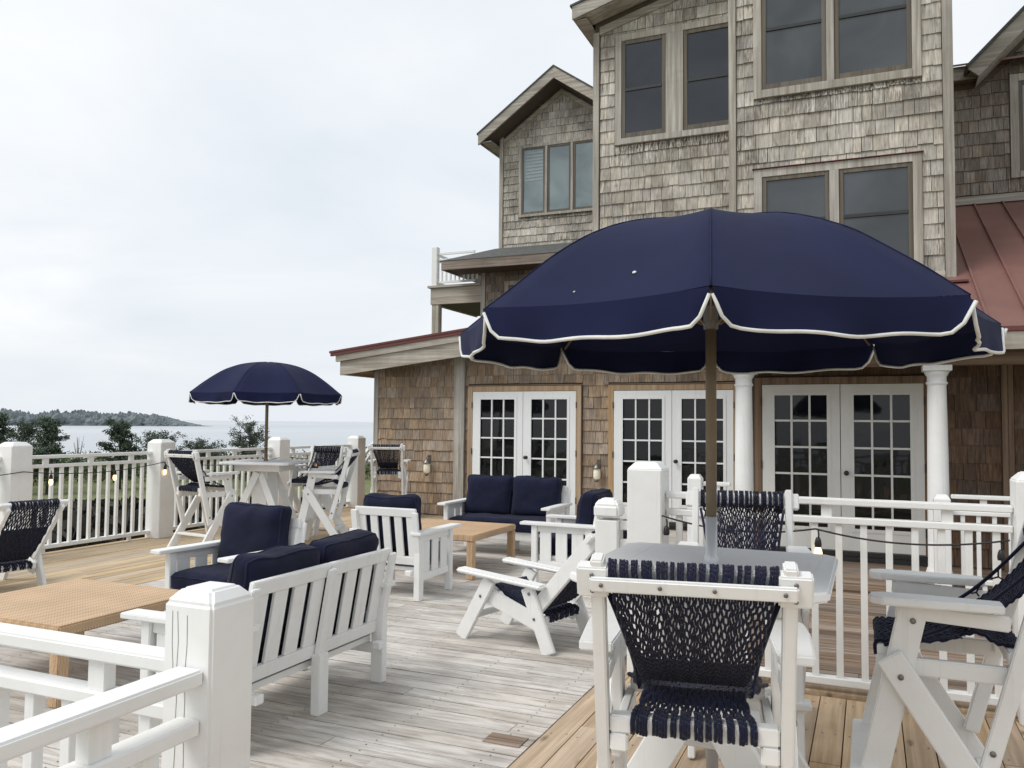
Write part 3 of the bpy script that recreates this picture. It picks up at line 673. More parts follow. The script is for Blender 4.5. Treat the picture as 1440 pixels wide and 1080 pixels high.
# ------------------------------------------------------------------ string lights
def strand(label,anchors,sag,bulbs,bm,lit=True):
    t=thing('string_light',label,'string light'); m=MB()
    for a,b in zip(anchors[:-1],anchors[1:]):
        a=Vector(a);b=Vector(b); n=14
        m.tube([a.lerp(b,i/n)-Vector((0,0,sag*4*(i/n)*(1-i/n))) for i in range(n+1)],.0055,5)
    m.build('cable',M['black'],t)
    for p,l in bulbs:
        p=Vector(p)
        m=MB(); m.tube([p+Vector((0,0,.10)),p+Vector((.004,0,.07)),p+Vector((0,0,.045))],.005,5); m.lathe([(.018,-.002),(.021,.015),(.017,.04),(.010,.055)],p,10)
        s=m.build('socket',M['black'],t)
        if l:
            m=MB(); m.lathe([(.004,-.075),(.018,-.062),(.024,-.04),(.020,-.018),(.013,-.003)],p,12); m.build('bulb',bm,s)
xb=LX+.14
strand('black cable with glowing orange bulbs strung along the seaward railing',[(xb+.02,3.6,1.0),(xb+.03,6.45,1.0),(xb+.02,8.5,1.03),(xb+.02,8.75,1.0),(xb,11.05,1.02),(xb,13.2,1.0)],.07,
 [((xb+.03,6.80,.90),1),((xb+.0,7.72,.90),1),((xb+.02,8.52,.93),1),((xb,10.35,.90),1),((xb,11.9,.88),1)],M['bulb'])
strand('black cable with one yellow bulb slung under the railing behind the near table',[(-1.22,5.26,1.02),(-.30,5.30,.985),(.70,5.26,.985)],.055,
 [((-1.19,5.27,.90),0),((-.285,5.30,.88),1),((.66,5.27,.875),0)],M['bulb_warm'])

# ------------------------------------------------------------------ furniture
def rope_panel(m,path,hw,n,r,openf,k=4,seg=44,edge=True,backing=None,seed=1,wrap=.46):
    rn=random.Random(seed); P=[Vector((0,y,z)) for y,z in path]
    # arc-length parametrisation, smoothed
    def cat(t):
        x=t*(len(P)-1); i=min(int(x),len(P)-2); f=x-i
        p0,p1,p2,p3=P[max(i-1,0)],P[i],P[i+1],P[min(i+2,len(P)-1)]
        return .5*((2*p1)+(-p0+p2)*f+(2*p0-5*p1+4*p2-p3)*f*f+(-p0+3*p1-3*p2+p3)*f**3)
    def H_(t):
        x=t*(len(hw)-1); i=min(int(x),len(hw)-2); return hw[i]*(1-(x-i))+hw[i+1]*(x-i)
    grp=[0.0]*n; gi=0
    while gi<n:
        g_=rn.choice((2,3,3,4,5))
        for q in range(g_):
            if gi+q<n: grp[gi+q]=((g_-1)/2-q)*.30+rn.uniform(-.15,.15)
        gi+=g_
    grp[0]=grp[-1]=0
    for i in range(n):
        u=2*i/(n-1)-1; pts=[]
        ph=rn.uniform(-.35,.35); kk=k*rn.uniform(.96,1.04)
        for s_ in range(seg+1):
            t=s_/seg; c=cat(t); h=H_(t); sp_=2*h/(n-1); o=openf(t)
            x=u*h+sp_*.46*o*math.sin(2*math.pi*kk*t+math.pi*i+ph)+sp_*max(0.,min(1.,(wrap-t)/.08))*grp[i]
            sag=-.010*(1-u*u)*math.sin(math.pi*t)
            pts.append((x,c.y+sag,c.z+.004*math.sin(6.28*kk*t*2+i*1.3)))
        m.tube(pts,r*(1.5 if edge and i in (0,n-1) else 1),5,cap=True)
    if backing:
        a,b=backing; vs=[];fs=[];q=10;c8=9
        for s_ in range(q+1):
            t=a+(b-a)*s_/q; c=cat(t); h=H_(t)
            for j in range(c8): 
                u=2*j/(c8-1)-1; vs.append((u*h*.99,c.y-.010*(1-u*u)*math.sin(math.pi*t),c.z))
        for s_ in range(q):
            for j in range(c8-1): fs.append((s_*c8+j,s_*c8+j+1,(s_+1)*c8+j+1,(s_+1)*c8+j))
        m.add(vs,fs,None,True)
def opn(t): return 0.1 if t<.14 else (1.0 if t<.62 else max(.25,1-(t-.62)*4))
def bolt(t,p,axis='Y'):
    m=MB(); m.lathe([(.011,0),(.011,.004),(.007,.007)],p,10,axis=Matrix.Rotation(R(90) if p[0]>0 else R(-90),3,'Y')); m.build('bolt',M['bolt'],t)
def bar_chair(label,loc,rz,group):
    t=thing('bar_chair',label,'bar chair',loc,rz,group); O=.25; B=dict(bevel=.005,seg=2); W=M['white']
    for s in (-1,1):
        x=s*.250
        m=MB(); m.beam((x,.545-O,0),(x,.335-O,.93),.10,.034); m.build('front_leg',W,t,**B)
        m=MB(); m.beam((x+s*.0355,-.055-O,0),(x+s*.0355,.425-O,.735),.098,.034); m.build('rear_leg',W,t,**B)
        m=MB(); m.beam((x,.105-O,.33),(x,-.14-O,1.240),.058,.036); m.build('back_post',W,t,**B)
        m=MB(); m.prism([(-.05,-.10),(.05,-.10),(.065,.16),(.06,.30),(.035,.345),(-.035,.345),(-.06,.30),(-.062,.16)],(x+s*.03,.145-O,.948),(1,0,0),(0,1,0),(0,0,1),.030); m.build('arm',W,t,**B)
        m=MB(); m.beam((x,.02-O,.885),(x,.40-O,.905),.055,.030); m.build('arm_support',W,t,**B)
        m=MB(); m.beam((x-s*.036,-.01-O,.69),(x-s*.036,.47-O,.69),.065,.03); m.build('seat_rail',W,t,**B)
        m=MB(); m.box((x+s*.012,-.135-O,1.178),(.085,.05,.085),Matrix.Rotation(R(15),3,'X')); m.build('bar_block',W,t,**B)
        for p in ((x+s*.053,.385-O,.665),(x+s*.0185,.085-O,.42),(x+s*.018,.34-O,.87)): bolt(t,p)
    Rt=Matrix.Rotation(R(15),3,'X')
    m=MB(); m.box((0,-.125-O,1.188),(.50,.03,.06),Rt); m.build('top_bar',W,t,**B)
    m=MB(); m.box((0,-.170-O,1.170),(.535,.018,.04),Rt); m.build('clamp_strip',W,t,**B)
    m=MB(); m.box((0,.0-O,.755),(.46,.05,.05)); m.build('rear_bar',W,t,**B)
    for s in (-1,1): m=MB(); m.box((s*.205,.0-O,.704),(.05,.05,.05)); m.build('bar_block',W,t,**B)
    m=MB(); m.box((0,.44-O,.735),(.43,.05,.05)); m.build('front_bar',W,t,**B)
    m=MB(); m.box((0,.515-O,.285),(.60,.10,.03)); m.build('footrest',W,t,**B)
    m=MB(); m.box((0,.06-O,.20),(.535,.06,.03)); m.build('stretcher',W,t,**B)
    m=MB(); m.box((0,-.045-O,.03),(.60,.07,.035)); m.build('stretcher',W,t,**B)
    m=MB()
    rope_panel(m,[(y-O,z) for y,z in ((-.105,1.143),(-.098,1.188),(-.125,1.227),(-.155,1.208),(-.150,1.153),(-.105,1.08),(-.035,.995),(.045,.92),(.12,.862),(.18,.83))],[.218,.218,.218,.215,.206,.194,.180,.166,.153,.142],54,.0036,lambda s_:0.1 if s_<.47 else (.95 if s_<.76 else .5),k=16,seg=130,backing=(.76,1.0),seed=3)
    m.build('rope_back',M['rope'],t)
    m=MB()
    rope_panel(m,[(y-O,z) for y,z in ((-.03,.735),(-.032,.775),(.0,.790),(.05,.79),(.12,.822),(.22,.79),(.33,.775),(.42,.772),(.468,.765),(.47,.72))],[.165,.165,.160,.148,.140,.16,.19,.20,.20,.20],32,.0050,lambda s_:.1 if s_<.3 or s_>.8 else .7,k=10,seg=70,backing=(.36,.80),seed=5,wrap=.34)
    m.build('rope_seat',M['rope'],t)
    for s in (-1,1):
        m=MB(); c=[Vector((s*(.222-.045*math.sin(math.pi*q)),-.10-O+.54*q,1.13-.37*q-.075*math.sin(math.pi*q))) for q in [i/16 for i in range(17)]]
        m.tube(c,.0075,6)
        for i in range(3,15,2):
            e=Vector((s*.165,min(.06,-.16+.035*i)-O+.012*i,max(.80,1.08-.035*i))); mid=c[i].lerp(e,.5)+Vector((0,.012,-.01))
            m.tube([c[i],mid,e],.0038,5); m.tube([c[i+1],c[i+1].lerp(mid,.6)+Vector((0,.01,-.008)),mid],.0036,5)
        m.build('side_net',M['rope'],t)
    for x in (-.235,-.08,.06,.235): m=MB(); m.lathe([(.006,0),(.006,.003),(.003,.004)],(x,-.181-O,1.170),8,axis=Matrix.Rotation(R(105),3,'X')); m.build('screw',M['bolt'],t)
    for x in (-.262,.262):
        for dz in (-.022,.022): m=MB(); m.lathe([(.006,0),(.006,.003),(.003,.004)],(x,-.160-O+dz*-.26,1.1715+dz),8,axis=Matrix.Rotation(R(105),3,'X')); m.build('screw',M['bolt'],t)
    return t
G1='bar chairs around the near table'; G2='bar chairs around the far table'
bc=bar_chair('bar height navy rope chair seen from behind, nearest the camera',(-.50,2.61,0),R(9.5),G1)
def bar(label,loc,rz,group):
    c=dup(bc,label,loc,rz)
    if group: c['group']=group
    elif 'group' in c: del c['group']
    return c
bar('bar height rope chair on the far side of the near table, against the railing',(-.60,4.42,0),R(180+9),G1)
bar('bar height rope chair in profile at the right edge, facing left to the near table',(.235,3.765,0),face(-1,0),G1)
bar('bar height rope chair in the corner by the long railing, left of the far table',(-7.60,8.05,0),face(.14,.99),G2)
bar('bar height rope chair right of the far table, in profile facing left',(-6.62,9.12,0),face(-.92,-.40),G2)
bar('bar height rope chair behind the far table, facing the camera',(-7.38,9.90,0),face(0.05,-1),G2)
bar('bar height rope chair standing alone against the brown shingle wall',(-7.42,12.05,0),face(-.40,.92),None)

def bar_table(label,loc,rz,size,group,apex=.66):
    t=thing('bar_table',label,'bar table',loc,rz,group); h=size/2; c=.05
    m=MB(); m.prism([(-h+c,-h),(h-c,-h),(h,-h+c),(h,h-c),(h-c,h),(-h+c,h),(-h,h-c),(-h,-h+c)],(0,0,1.052),(1,0,0),(0,1,0),(0,0,1),.036); m.build('tabletop',M['table_white'],t,.008,2)
    m=MB(); a=h-.16
    for q in (((-a,-a,.945),(a,-a+.03,1.033)),((-a,a-.03,.945),(a,a,1.033)),((-a,-a+.0305,.945),(-a+.03,a-.0305,1.033)),((a-.03,-a+.0305,.945),(a,a-.0305,1.033))): m.span(*q)
    m.build('apron',M['white'],t,.004)
    for sy in (-1,1):
        for sx in (-1,1):
            m=MB(); m.beam((sx*.012,sy*.235+sx*.019,apex),(sx*(h-.04),sy*.30+sx*.019,0),.125 if apex<.8 else .085,.036,(0,1,0)); m.build('leg',M['white'],t,.004)
    m=MB(); m.span((-.24,-.19,.44),(.24,.19,.475)); m.build('brace',M['white'],t,.004)
    for q in (((-.10,-.20,.4755),(.10,-.164,.9445)),((-.10,.164,.4755),(.10,.20,.9445))):
        m=MB(); m.span(*q); m.build('pedestal_board',M['white'],t,.004)
    return t
bar_table('square white bar height table under the big navy umbrella',(-.56,3.25,0),0,.88,'bar tables')
bar_table('white bar height table under the small far umbrella by the railing',(-7.37,8.86,0),R(18),.92,'bar tables',.93)

def prof(q):
    T=(1.,.965,.868,.672,.365,0.); x=min(q,.9999)*5; i=int(x); f=x-i
    p0=T[max(i-1,0)] if i>0 else T[1]; p1,p2=T[i],T[i+1]; p3=T[i+2] if i+2<6 else 2*T[5]-T[4]
    return .5*(2*p1+(p2-p0)*f+(2*p0-5*p1+4*p2-p3)*f*f+(3*p1-p0-3*p2+p3)*f**3)
def umbrella(label,loc,rot,Rr=1.015,zr=1.972,hh=.425,L=.108,pole=(1.25,2.30),upper='bronze',lower='silver',marks=False):
    t=thing('patio_umbrella',label,'umbrella',loc,rot,'navy umbrellas'); N=8; S=10; K=12
    def edge(j,s):  # plan position on the rim, panel j, s in 0..1
        a0=2*math.pi*j/N; a1=2*math.pi*(j+1)/N
        p=Vector((math.cos(a0),math.sin(a0),0)).lerp(Vector((math.cos(a1),math.sin(a1),0)),s)
        return p*(1-.025*math.sin(math.pi*s))
    m=MB(); vs=[];fs=[]
    for j in range(N):
        for i in range(S):
            s=i/S; e_=edge(j,s)
            for k in range(1,K+1):
                q=k/K; wq=noise.noise(Vector((e_.x*q*3.1+rot*9,e_.y*q*3.1,.5)))+.5*noise.noise(Vector((e_.x*q*9+rot*9,e_.y*q*9,2.5))); sagz=-.022*math.sin(math.pi*s)*math.sin(math.pi*min(1,q*.9))*q*q+.009*wq*q
                z=zr+hh*prof(q)+sagz-.012*math.sin(math.pi*s)*q
                vs.append((e_.x*Rr*q,e_.y*Rr*q,z))
    n=N*S
    for i in range(n):
        i2=(i+1)%n
        for k in range(K-1): fs.append((i*K+k,i*K+k+1,i2*K+k+1,i2*K+k))
    vs.append((0,0,zr+hh+.002)); 
    for i in range(n): fs.append((n*K,i*K,((i+1)%n)*K))
    m.add(vs,fs,(.5,.5,.5),True); can=m.build('canopy',M['canvas'],t)
    if marks:
        for s_,q,rr in ((.62,.86,.0075),(.36,.93,.0045)):
            e_=edge(7,s_)*Rr; m=MB(); m.lathe([(rr,-.006),(rr*.8,-.0035),(rr*.3,-.0028)],(e_.x*q,e_.y*q,zr+hh*prof(q)-.022*math.sin(math.pi*s_)*math.sin(math.pi*min(1,q*.9))*q*q-.012*math.sin(math.pi*s_)*q+.0075),8,axis=Matrix.Rotation(R(40),3,Vector((-e_.y,e_.x,0)))); m.build('white_speck',M['trim_tape'],can)
    for j in range(N):
        vs=[];fs=[];Q=28;V=4; bot=[]
        rn=random.Random(j+int(rot*100)); w1=rn.uniform(.0,6)
        for i in range(Q+1):
            s=i/Q; s_=.006+s*.988; e_=edge(j,s_)*Rr
            d=min(s_,1-s_); kx=min(1,d/.105); ll=L*(1-(1-kx)**2.6)*.93+L*.03+L*.04*math.sin(math.pi*s)+.004*math.sin(s*17+w1)*kx
            zt=zr-.012*math.sin(math.pi*s_)+.002
            for v in range(V+1):
                q=v/V; o=1+.004*q+.014*math.sin(s*9+w1)*q*q+.006*math.sin(s*23+w1*2)*q*q
                vs.append((e_.x*o,e_.y*o,zt-ll*q-.0))
            bot.append(vs[-1])
        for i in range(Q):
            for v in range(V): a=i*(V+1)+v; fs.append((a,a+V+1,a+V+2,a+1))
        m=MB(); m.add(vs,fs,(.5,.5,.5),True); p=m.build('valance_panel',M['canvas'],can)
        m=MB(); m.tube(bot,.0058,6); m.build('piping',M['trim_tape'],can)
    for j in range(N):
        a=2*math.pi*j/N; m=MB()
        m.tube([(math.cos(a)*Rr*q,math.sin(a)*Rr*q,zr+hh*prof(q)-.030) for q in (.03,.2,.4,.6,.8,.97)],.006,5); rb=m.build('rib',M['bronze'],t)
        m=MB(); m.tube([(math.cos(a)*Rr*q*1.001,math.sin(a)*Rr*q*1.001,zr+hh*prof(q)+.0005+.009*q*(noise.noise(Vector((math.cos(a)*q*3.1+rot*9,math.sin(a)*q*3.1,.5)))+.5*noise.noise(Vector((math.cos(a)*q*9+rot*9,math.sin(a)*q*9,2.5))))) for q in [.04+.96*z_/24 for z_ in range(25)]],.0022,5); m.build('seam',M['canvas'],can)
        m=MB(); m.tube([(math.cos(a)*.035,math.sin(a)*.035,zr+.02),(math.cos(a)*Rr*.52,math.sin(a)*Rr*.52,zr+hh*prof(.52)-.02)],.005,5); m.build('strut',M['bronze'],rb)
    m=MB(); m.lathe([(.021,pole[0]),(.021,pole[1])],(0,0,0),18); m.build('pole',M[upper],t)
    m=MB(); m.lathe([(.024,.0),(.024,1.06),(.029,1.07),(.029,1.095),(.023,1.10),(.023,pole[0]-.002)],(0,0,0),18); m.build('lower_pole',M[lower],t)
    m=MB(); m.lathe([(.028,zr+.0),(.028,zr+.075),(.04,zr+.08),(.04,zr+.1)],(0,0,0),16); m.build('hub',M['grey_plastic'],t)
    m=MB(); m.lathe([(.21,.0),(.21,.035),(.17,.05),(.04,.065),(.04,.24),(.025,.25)],(0,0,0),28); m.build('base',M['grey_plastic'],t)
    return t
umbrella('big navy canvas umbrella with white piped valance over the near table',(-.56,3.25,0),math.atan2(-3.25,.56),marks=True)
umbrella('small looking navy umbrella with white piping over the far table by the railing',(-7.37,8.86,0),math.atan2(-8.86,7.37)+R(22.5),upper='bronze',lower='bronze',hh=.43,zr=1.955,L=.12)

def cushion(name,size,parent,loc,rot=None,r=.05,puff=.25,seed=1,n=14,mat='cushion',wr=.012):
    bm=bmesh.new(); bmesh.ops.create_cube(bm,size=2); bmesh.ops.subdivide_edges(bm,edges=bm.edges[:],cuts=n,use_grid_fill=True)
    hx,hy,hz=[s/2 for s in size]; off_=Vector((seed*7.3,seed*3.1,0))
    def pos(x,y,z,out=0):
        p=Vector((x*hx,y*hy,z*hz)); inner=Vector((max(-hx+r,min(hx-r,p.x)),max(-hy+r,min(hy-r,p.y)),max(-hz+r,min(hz-r,p.z))))
        d=p-inner
        if d.length>1e-6: p=inner+d.normalized()*(min(r,d.length)+out)
        p.z+=z*hz*puff*(1-x*x*x*x)*(1-y**4)*(1 if z>0 else .2)
        # side panels pulled in between the corners
        p.x*=1-.035*(1-y*y); p.y*=1-.03*(1-x*x)
        return p+noise.noise_vector(p*5+off_)*wr+noise.noise_vector(p*13+off_)*wr*.4+noise.noise_vector(Vector((p.x*3,p.y*22,p.z*22))+off_)*wr*.22
    for v in bm.verts: v.co=pos(*v.co)
    welt=[]
    for zq in (.62,-.62):
        L=[]
        for i in range(64):
            q=i/64*4; k=int(q); f=2*(q-k)-1
            xx,yy=((f,-1),(1,f),(-f,1),(-1,-f))[k]
            mx_=max(abs(xx),abs(yy)); L.append(pos(xx,yy,zq,.001))
        welt.append(L+[L[0],L[1]])
    me=bpy.data.meshes.new(name); bm.to_mesh(me); bm.free()
    at=me.attributes.new('rnd','FLOAT_COLOR','CORNER')
    for p in me.polygons: p.use_smooth=True
    me.materials.append(M[mat]); o=bpy.data.objects.new(name,me); COL.objects.link(o); o.parent=parent; o.location=loc
    if rot: o.rotation_euler=rot
    for L in welt:
        w_=MB(); w_.tube(L,.0055,6); w_.build('piping',M['piping_navy'],o)
    return o
def lounge(name,label,cat,loc,rz,W,seats,group,seed=1):
    t=thing(name,label,cat,loc,rz,group); B=dict(bevel=.005,seg=2); Wt=M['white']; xo=W/2-.03
    tilt=R(10)
    for s in (-1,1):
        x=s*xo
        m=MB(); m.span((x-.03,.25,0),(x+.03,.31,.585)); m.build('leg',Wt,t,**B)
        m=MB(); m.span((x-.03,-.34,0),(x+.03,-.26,.585)); m.build('leg',Wt,t,**B)
        m=MB(); m.span((x-.055 if s>0 else x-.06,-.38,.5855),(x+.06 if s>0 else x+.055,.425,.615)); m.build('arm',Wt,t,**B)
        m=MB(); m.span((x-.012,-.259,.52),(x+.012,.249,.585)); m.build('side_rail',Wt,t,**B); m=MB(); m.span((x-.012,-.259,.17),(x+.012,.249,.235)); m.build('side_rail',Wt,t,**B)
        for k in range(3):
            y=-.259+.508*(k+.5)/3+ .0; m=MB(); m.span((x-.009,y-.060,.2355),(x+.009,y+.060,.5195)); m.build('arm_slat',Wt,t,bevel=.003)
    m=MB(); m.span((-xo+.0305,.262,.20),(xo-.0305,.287,.30)); m.build('front_rail',Wt,t,**B)
    m=MB(); m.span((-xo+.0305,-.255,.25),(xo-.0305,.255,.285)); m.build('seat_base',Wt,t,bevel=.003)
    # tilted back: stiles, rails, slats
    Rt=Matrix.Rotation(tilt,3,'X'); o=Vector((0,-.275,.30))
    def tb(m,x0,x1,z0,z1,y0=-.016,y1=.016):
        c=Rt@Vector(((x0+x1)/2,(y0+y1)/2,(z0+z1)/2))+o; m.box(c,(x1-x0,y1-y0,z1-z0),Rt)
    stiles=[-xo,xo]+([0] if seats==2 else []); stiles.sort()
    for x in stiles:
        m=MB(); tb(m,x-.032,x+.032,-.04,.505,-.042,-.017); m.build('back_stile',Wt,t,**B)
        if x==0:
            m=MB(); m.span((-.045,-.345,0),(.045,-.29,.33)); m.build('leg',Wt,t,**B)
    for s in (-1,1):
        m=MB(); m.box((s*(xo-.075),-.345,.245),(.06,.05,.045)); m.build('cleat',Wt,t,bevel=.004)
    for a,b in zip(stiles[:-1],stiles[1:]):
        m=MB(); tb(m,a+.001,b-.001,.455,.53); m.build('back_rail',Wt,t,**B)
        m=MB(); tb(m,a+.001,b-.001,.01,.085); m.build('back_rail',Wt,t,**B)
        n=5 if seats==1 else 4; g_=.050; wd=(b-a-.056-(n-1)*g_)/n
        for k in range(n):
            x=a+.028+wd/2+k*(wd+g_); m=MB(); tb(m,x-wd/2,x+wd/2,.0855,.4545,-.010,.010); m.build('back_slat',Wt,t,bevel=.003)
    iw=(W-.13)
    cushion('seat_cushion',(iw,.57,.145),t,(0,.045,.372),None,.05,.18,seed+1,n=18)
    for k in range(seats):
        x=(-iw/2+iw*(k+.5)/seats)
        cushion('back_cushion',(iw/seats-.006,.52,.175),t,(x,-.222,.675),(R(-80),0,R(random.uniform(-2.0,2.0))),.07,.40,seed+5+k,wr=.017)
    return t
GA='white slatted armchairs'; GL='white slatted loveseats'
lounge('loveseat','white slatted loveseat with navy cushions seen from behind, nearest the corner post','loveseat',(-3.10,3.83,0),face(-1,0),1.31,2,GL,1)
lounge('loveseat','white loveseat with navy cushions facing the camera before the left french doors','loveseat',(-4.14,9.46,0),face(0,-1),1.42,2,GL,11)
lounge('armchair','white slatted armchair with navy cushions, back to the camera, in the middle of the deck','armchair',(-4.05,6.88,0),face(0,1),.70,1,GA,21)
lounge('armchair','white armchair with navy cushions facing left, just behind the grooved newel post','armchair',(-2.79,8.10,0),face(-1,.03),.74,1,GA,31)
lounge('armchair','white armchair with navy cushions at the head of the near coffee table','armchair',(-4.56,5.12,0),face(-.10,-1),.78,1,GA,41)

def coffee(label,loc,sx,sy):
    t=thing('coffee_table',label,'coffee table',loc,0,'wicker coffee tables')
    m=MB(); m.span((-sx/2,-sy/2,.385),(sx/2,sy/2,.45)); m.build('tabletop',M['wicker'],t,.010,2)
    for a in (-1,1):
        for b in (-1,1):
            x=a*(sx/2-.042);y=b*(sy/2-.042); m=MB(); m.span((x-.037,y-.037,0),(x+.037,y+.037,.3845)); m.build('leg',M['wicker'],t,.006,2)
coffee('large tan woven coffee table at left, in front of the near loveseat',(-4.70,3.81,0),1.14,1.06)
coffee('tan woven coffee table between the far loveseat and the middle armchair',(-4.29,8.21,0),1.16,1.12)

def low_chair(label,loc,rz):
    t=thing('low_rope_chair',label,'low chair',loc,rz,'low rope chairs'); O=.37; B=dict(bevel=.006,seg=2); Wt=M['white']
    for s in (-1,1):
        x=s*.27
        m=MB(); m.beam((x,.79-O,0),(x,.525-O,.455),.105,.034); m.build('front_leg',Wt,t,**B)
        m=MB(); m.beam((x-s*.035,.60-O,.345),(x-s*.035,.10-O,.185),.115,.030); m.build('seat_rail',Wt,t,**B)
        m=MB(); m.beam((x,.0-O,0),(x,.19-O,.44),.105,.034); m.build('rear_leg',Wt,t,**B)
        m=MB(); m.beam((x-s*.0355,-.345-O,.83),(x-s*.0355,.13-O,.30),.105,.034); m.build('back_post',Wt,t,**B)
        a=math.atan2(.045,.72)
        m=MB(); m.beam((x+s*.012,.04-O,.458),(x+s*.012,.80-O,.505),.034,.105); m.build('arm',Wt,t,bevel=.012,seg=3)
        for p in ((x+s*.018,.60-O,.33),(x+s*.018,.12-O,.23),(x+s*.018,.165-O,.40)): bolt(t,p)
    Rt=Matrix.Rotation(R(42),3,'X')
    m=MB(); m.box((0,-.325-O,.825),(.60,.035,.075),Rt); m.build('top_bar',Wt,t,**B)
    m=MB(); m.box((0,.54-O,.375),(.40,.045,.045)); m.build('front_bar',Wt,t,**B)
    m=MB(); m.box((0,.08-O,.215),(.465,.045,.05)); m.build('rear_bar',Wt,t,**B)
    m=MB(); m.box((0,.70-O,.17),(.50,.03,.05)); m.build('stretcher',Wt,t,**B)
    m=MB()
    rope_panel(m,[(y-O,z) for y,z in ((-.27,.815),(-.30,.86),(-.345,.862),(-.36,.83),(-.30,.74),(-.19,.60),(-.06,.45),(.05,.335),(.13,.28))],[.20,.20,.20,.20,.20,.20,.195,.185,.175],36,.0048,lambda q:.1 if q<.4 else .85,k=13,seg=80,backing=(.62,1.0),seed=8,wrap=.42)
    m.build('rope_back',M['rope'],t)
    m=MB()
    rope_panel(m,[(y-O,z) for y,z in ((.05,.20),(.05,.245),(.09,.255),(.18,.265),(.32,.29),(.45,.35),(.53,.405),(.57,.385))],[.18,.18,.18,.175,.17,.18,.185,.185],24,.0062,lambda q:.6,k=7,seg=40,backing=(.2,.8),seed=9)
    m.build('rope_seat',M['rope'],t)
    return t
lc=low_chair('low slung white chair with navy rope seat, in profile on the bare grey boards',(-2.345,5.79,0),face(-.974,.225))
dup(lc,'low slung white rope chair at the left edge, facing the long railing',(-7.58,5.31,0),face(-.98,.18))

# ------------------------------------------------------------------ land beyond: trees, scrub, far shore
def polar(px,depth,z=-4.0):
    """ground point at a bearing (measured from the view) and distance"""
    b=math.atan((px-720)/F); d=fw0*math.cos(b)+rt0*math.sin(b); return Vector((d.x*depth,d.y*depth,z))
def leafquad(m,p,s,rn,col,long_=1.0):
    a=Vector((rn.gauss(0,1),rn.gauss(0,1),rn.gauss(0,1))).normalized(); b=a.cross(Vector((rn.gauss(0,1),rn.gauss(0,1),rn.gauss(0,1)))).normalized()
    m.add([p+a*s*long_,p+b*s*.5,p-a*s*long_,p-b*s*.5],[(0,1,2,3)],col)
def tree(name,label,base,h,wd,kind,seed):
    rn=random.Random(seed); t=thing(name,label,'tree',base,0,'trees between the deck and the water')
    m=MB(); lean=rn.uniform(-.1,.1)
    top=Vector((lean*h*.3,0,h*.93)); m.tube([(0,0,0),(lean*h*.1,0,h*.45),top],.13,7,rf=lambda q:1-.8*q)
    limbs=[]
    if kind=='pine':      # irregular, open whorls narrowing to the top
        for i in range(26):
            q=.16+.80*i/25; L=(wd/2)*(1.15-q)**.7*rn.uniform(.65,1.1); a=i*2.4+rn.uniform(-.4,.4)
            p0=Vector((lean*h*.1,0,h*q)); p1=p0+Vector((math.cos(a)*L,math.sin(a)*L,L*rn.uniform(.1,.45))); limbs.append((p0,p1))
    else:
        for i in range(22):
            q=rn.uniform(.32,.75); L=(wd/2)*rn.uniform(.5,1.05); a=i*2.4+rn.uniform(-.4,.4)
            p0=Vector((lean*h*.1,0,h*q)); p1=p0+Vector((math.cos(a)*L,math.sin(a)*L,min(h*.97-h*q,L*rn.uniform(.2,1.0)))); limbs.append((p0,p1))
    for p0,p1 in limbs: m.tube([p0,p0.lerp(p1,.5)+Vector((0,0,.05)),p1],.045,5,rf=lambda q:1-.7*q)
    m.build('trunk',M['bark'],t)
    m=MB()
    for p0,p1 in limbs+[(top*.9,top*1.02)]:
        for k in range(8 if kind=='pine' else 9):
            q=rn.uniform(.18,1.02); c=p0.lerp(p1,q)+Vector((rn.gauss(0,.14),rn.gauss(0,.14),rn.gauss(.06,.10)))*(1.0 if kind=='pine' else 1.7)
            sh=rn.random()*.8
            for _ in range(34):
                p=c+Vector((rn.gauss(0,.16),rn.gauss(0,.16),rn.gauss(0,.11)))
                leafquad(m,p,.095 if kind=='pine' else .085,rn,(min(1,max(0,sh+(p.z-c.z)*1.2+rn.uniform(-.1,.1))),rn.random(),0),1.1 if kind=='pine' else .8)
    m.build('crown',M['pine' if kind=='pine' else 'oak'],t)
    return t
for px,dep,top,wd,kind,lab,seed in (
  (-4,72,589,3.6,'pine','dark pine cut by the left edge of the view, beyond the railing',1),
  (34,76,598,5.0,'oak','round leafy tree rising behind the leftmost railing post',2),
  (71,71,596,3.4,'pine','bushy dark pine just right of the leftmost railing post, before the water',3),
  (172,74,599,4.6,'pine','spreading pine seen over the middle of the left railing bay',4),
  (224,70,607,2.6,'oak','small round tree just left of the second railing post',5),
  (286,74,620,4.0,'oak','low broad bush top above the rail, left of the far umbrella pole',6),
  (353,78,591,4.0,'oak','tall open crowned pine against the water behind the far umbrella pole',7)):
    b=polar(px,dep); z=1.6+(591.8-top)*dep/F; tree('pine_tree' if kind=='pine' else 'broadleaf_tree',lab,b,(z+4)/.97,wd,kind,seed)
rn=random.Random(77); m=MB()
for _ in range(5200):
    px=rn.uniform(-260,640); dep=rn.uniform(80,106); hgt=max(.1,rn.gauss(.8,.3))*(1.2 if 60<px<260 else 1.0)+max(0,(dep-80))*.012
    p=polar(px,dep,-4+rn.uniform(.25,1)*(hgt+.75*(.6+.8*noise.noise(Vector((px*.02,dep*.05,0)))))); sh=rn.random()
    for _k in range(6): leafquad(m,p+Vector((rn.gauss(0,.3),rn.gauss(0,.3),rn.gauss(0,.2))),.20,rn,(sh,0,0),.8)
tag(m.build('shrubs',M['scrub']),'low green scrub growing between the deck and the shore','shrubs',kind='stuff')
m=MB()
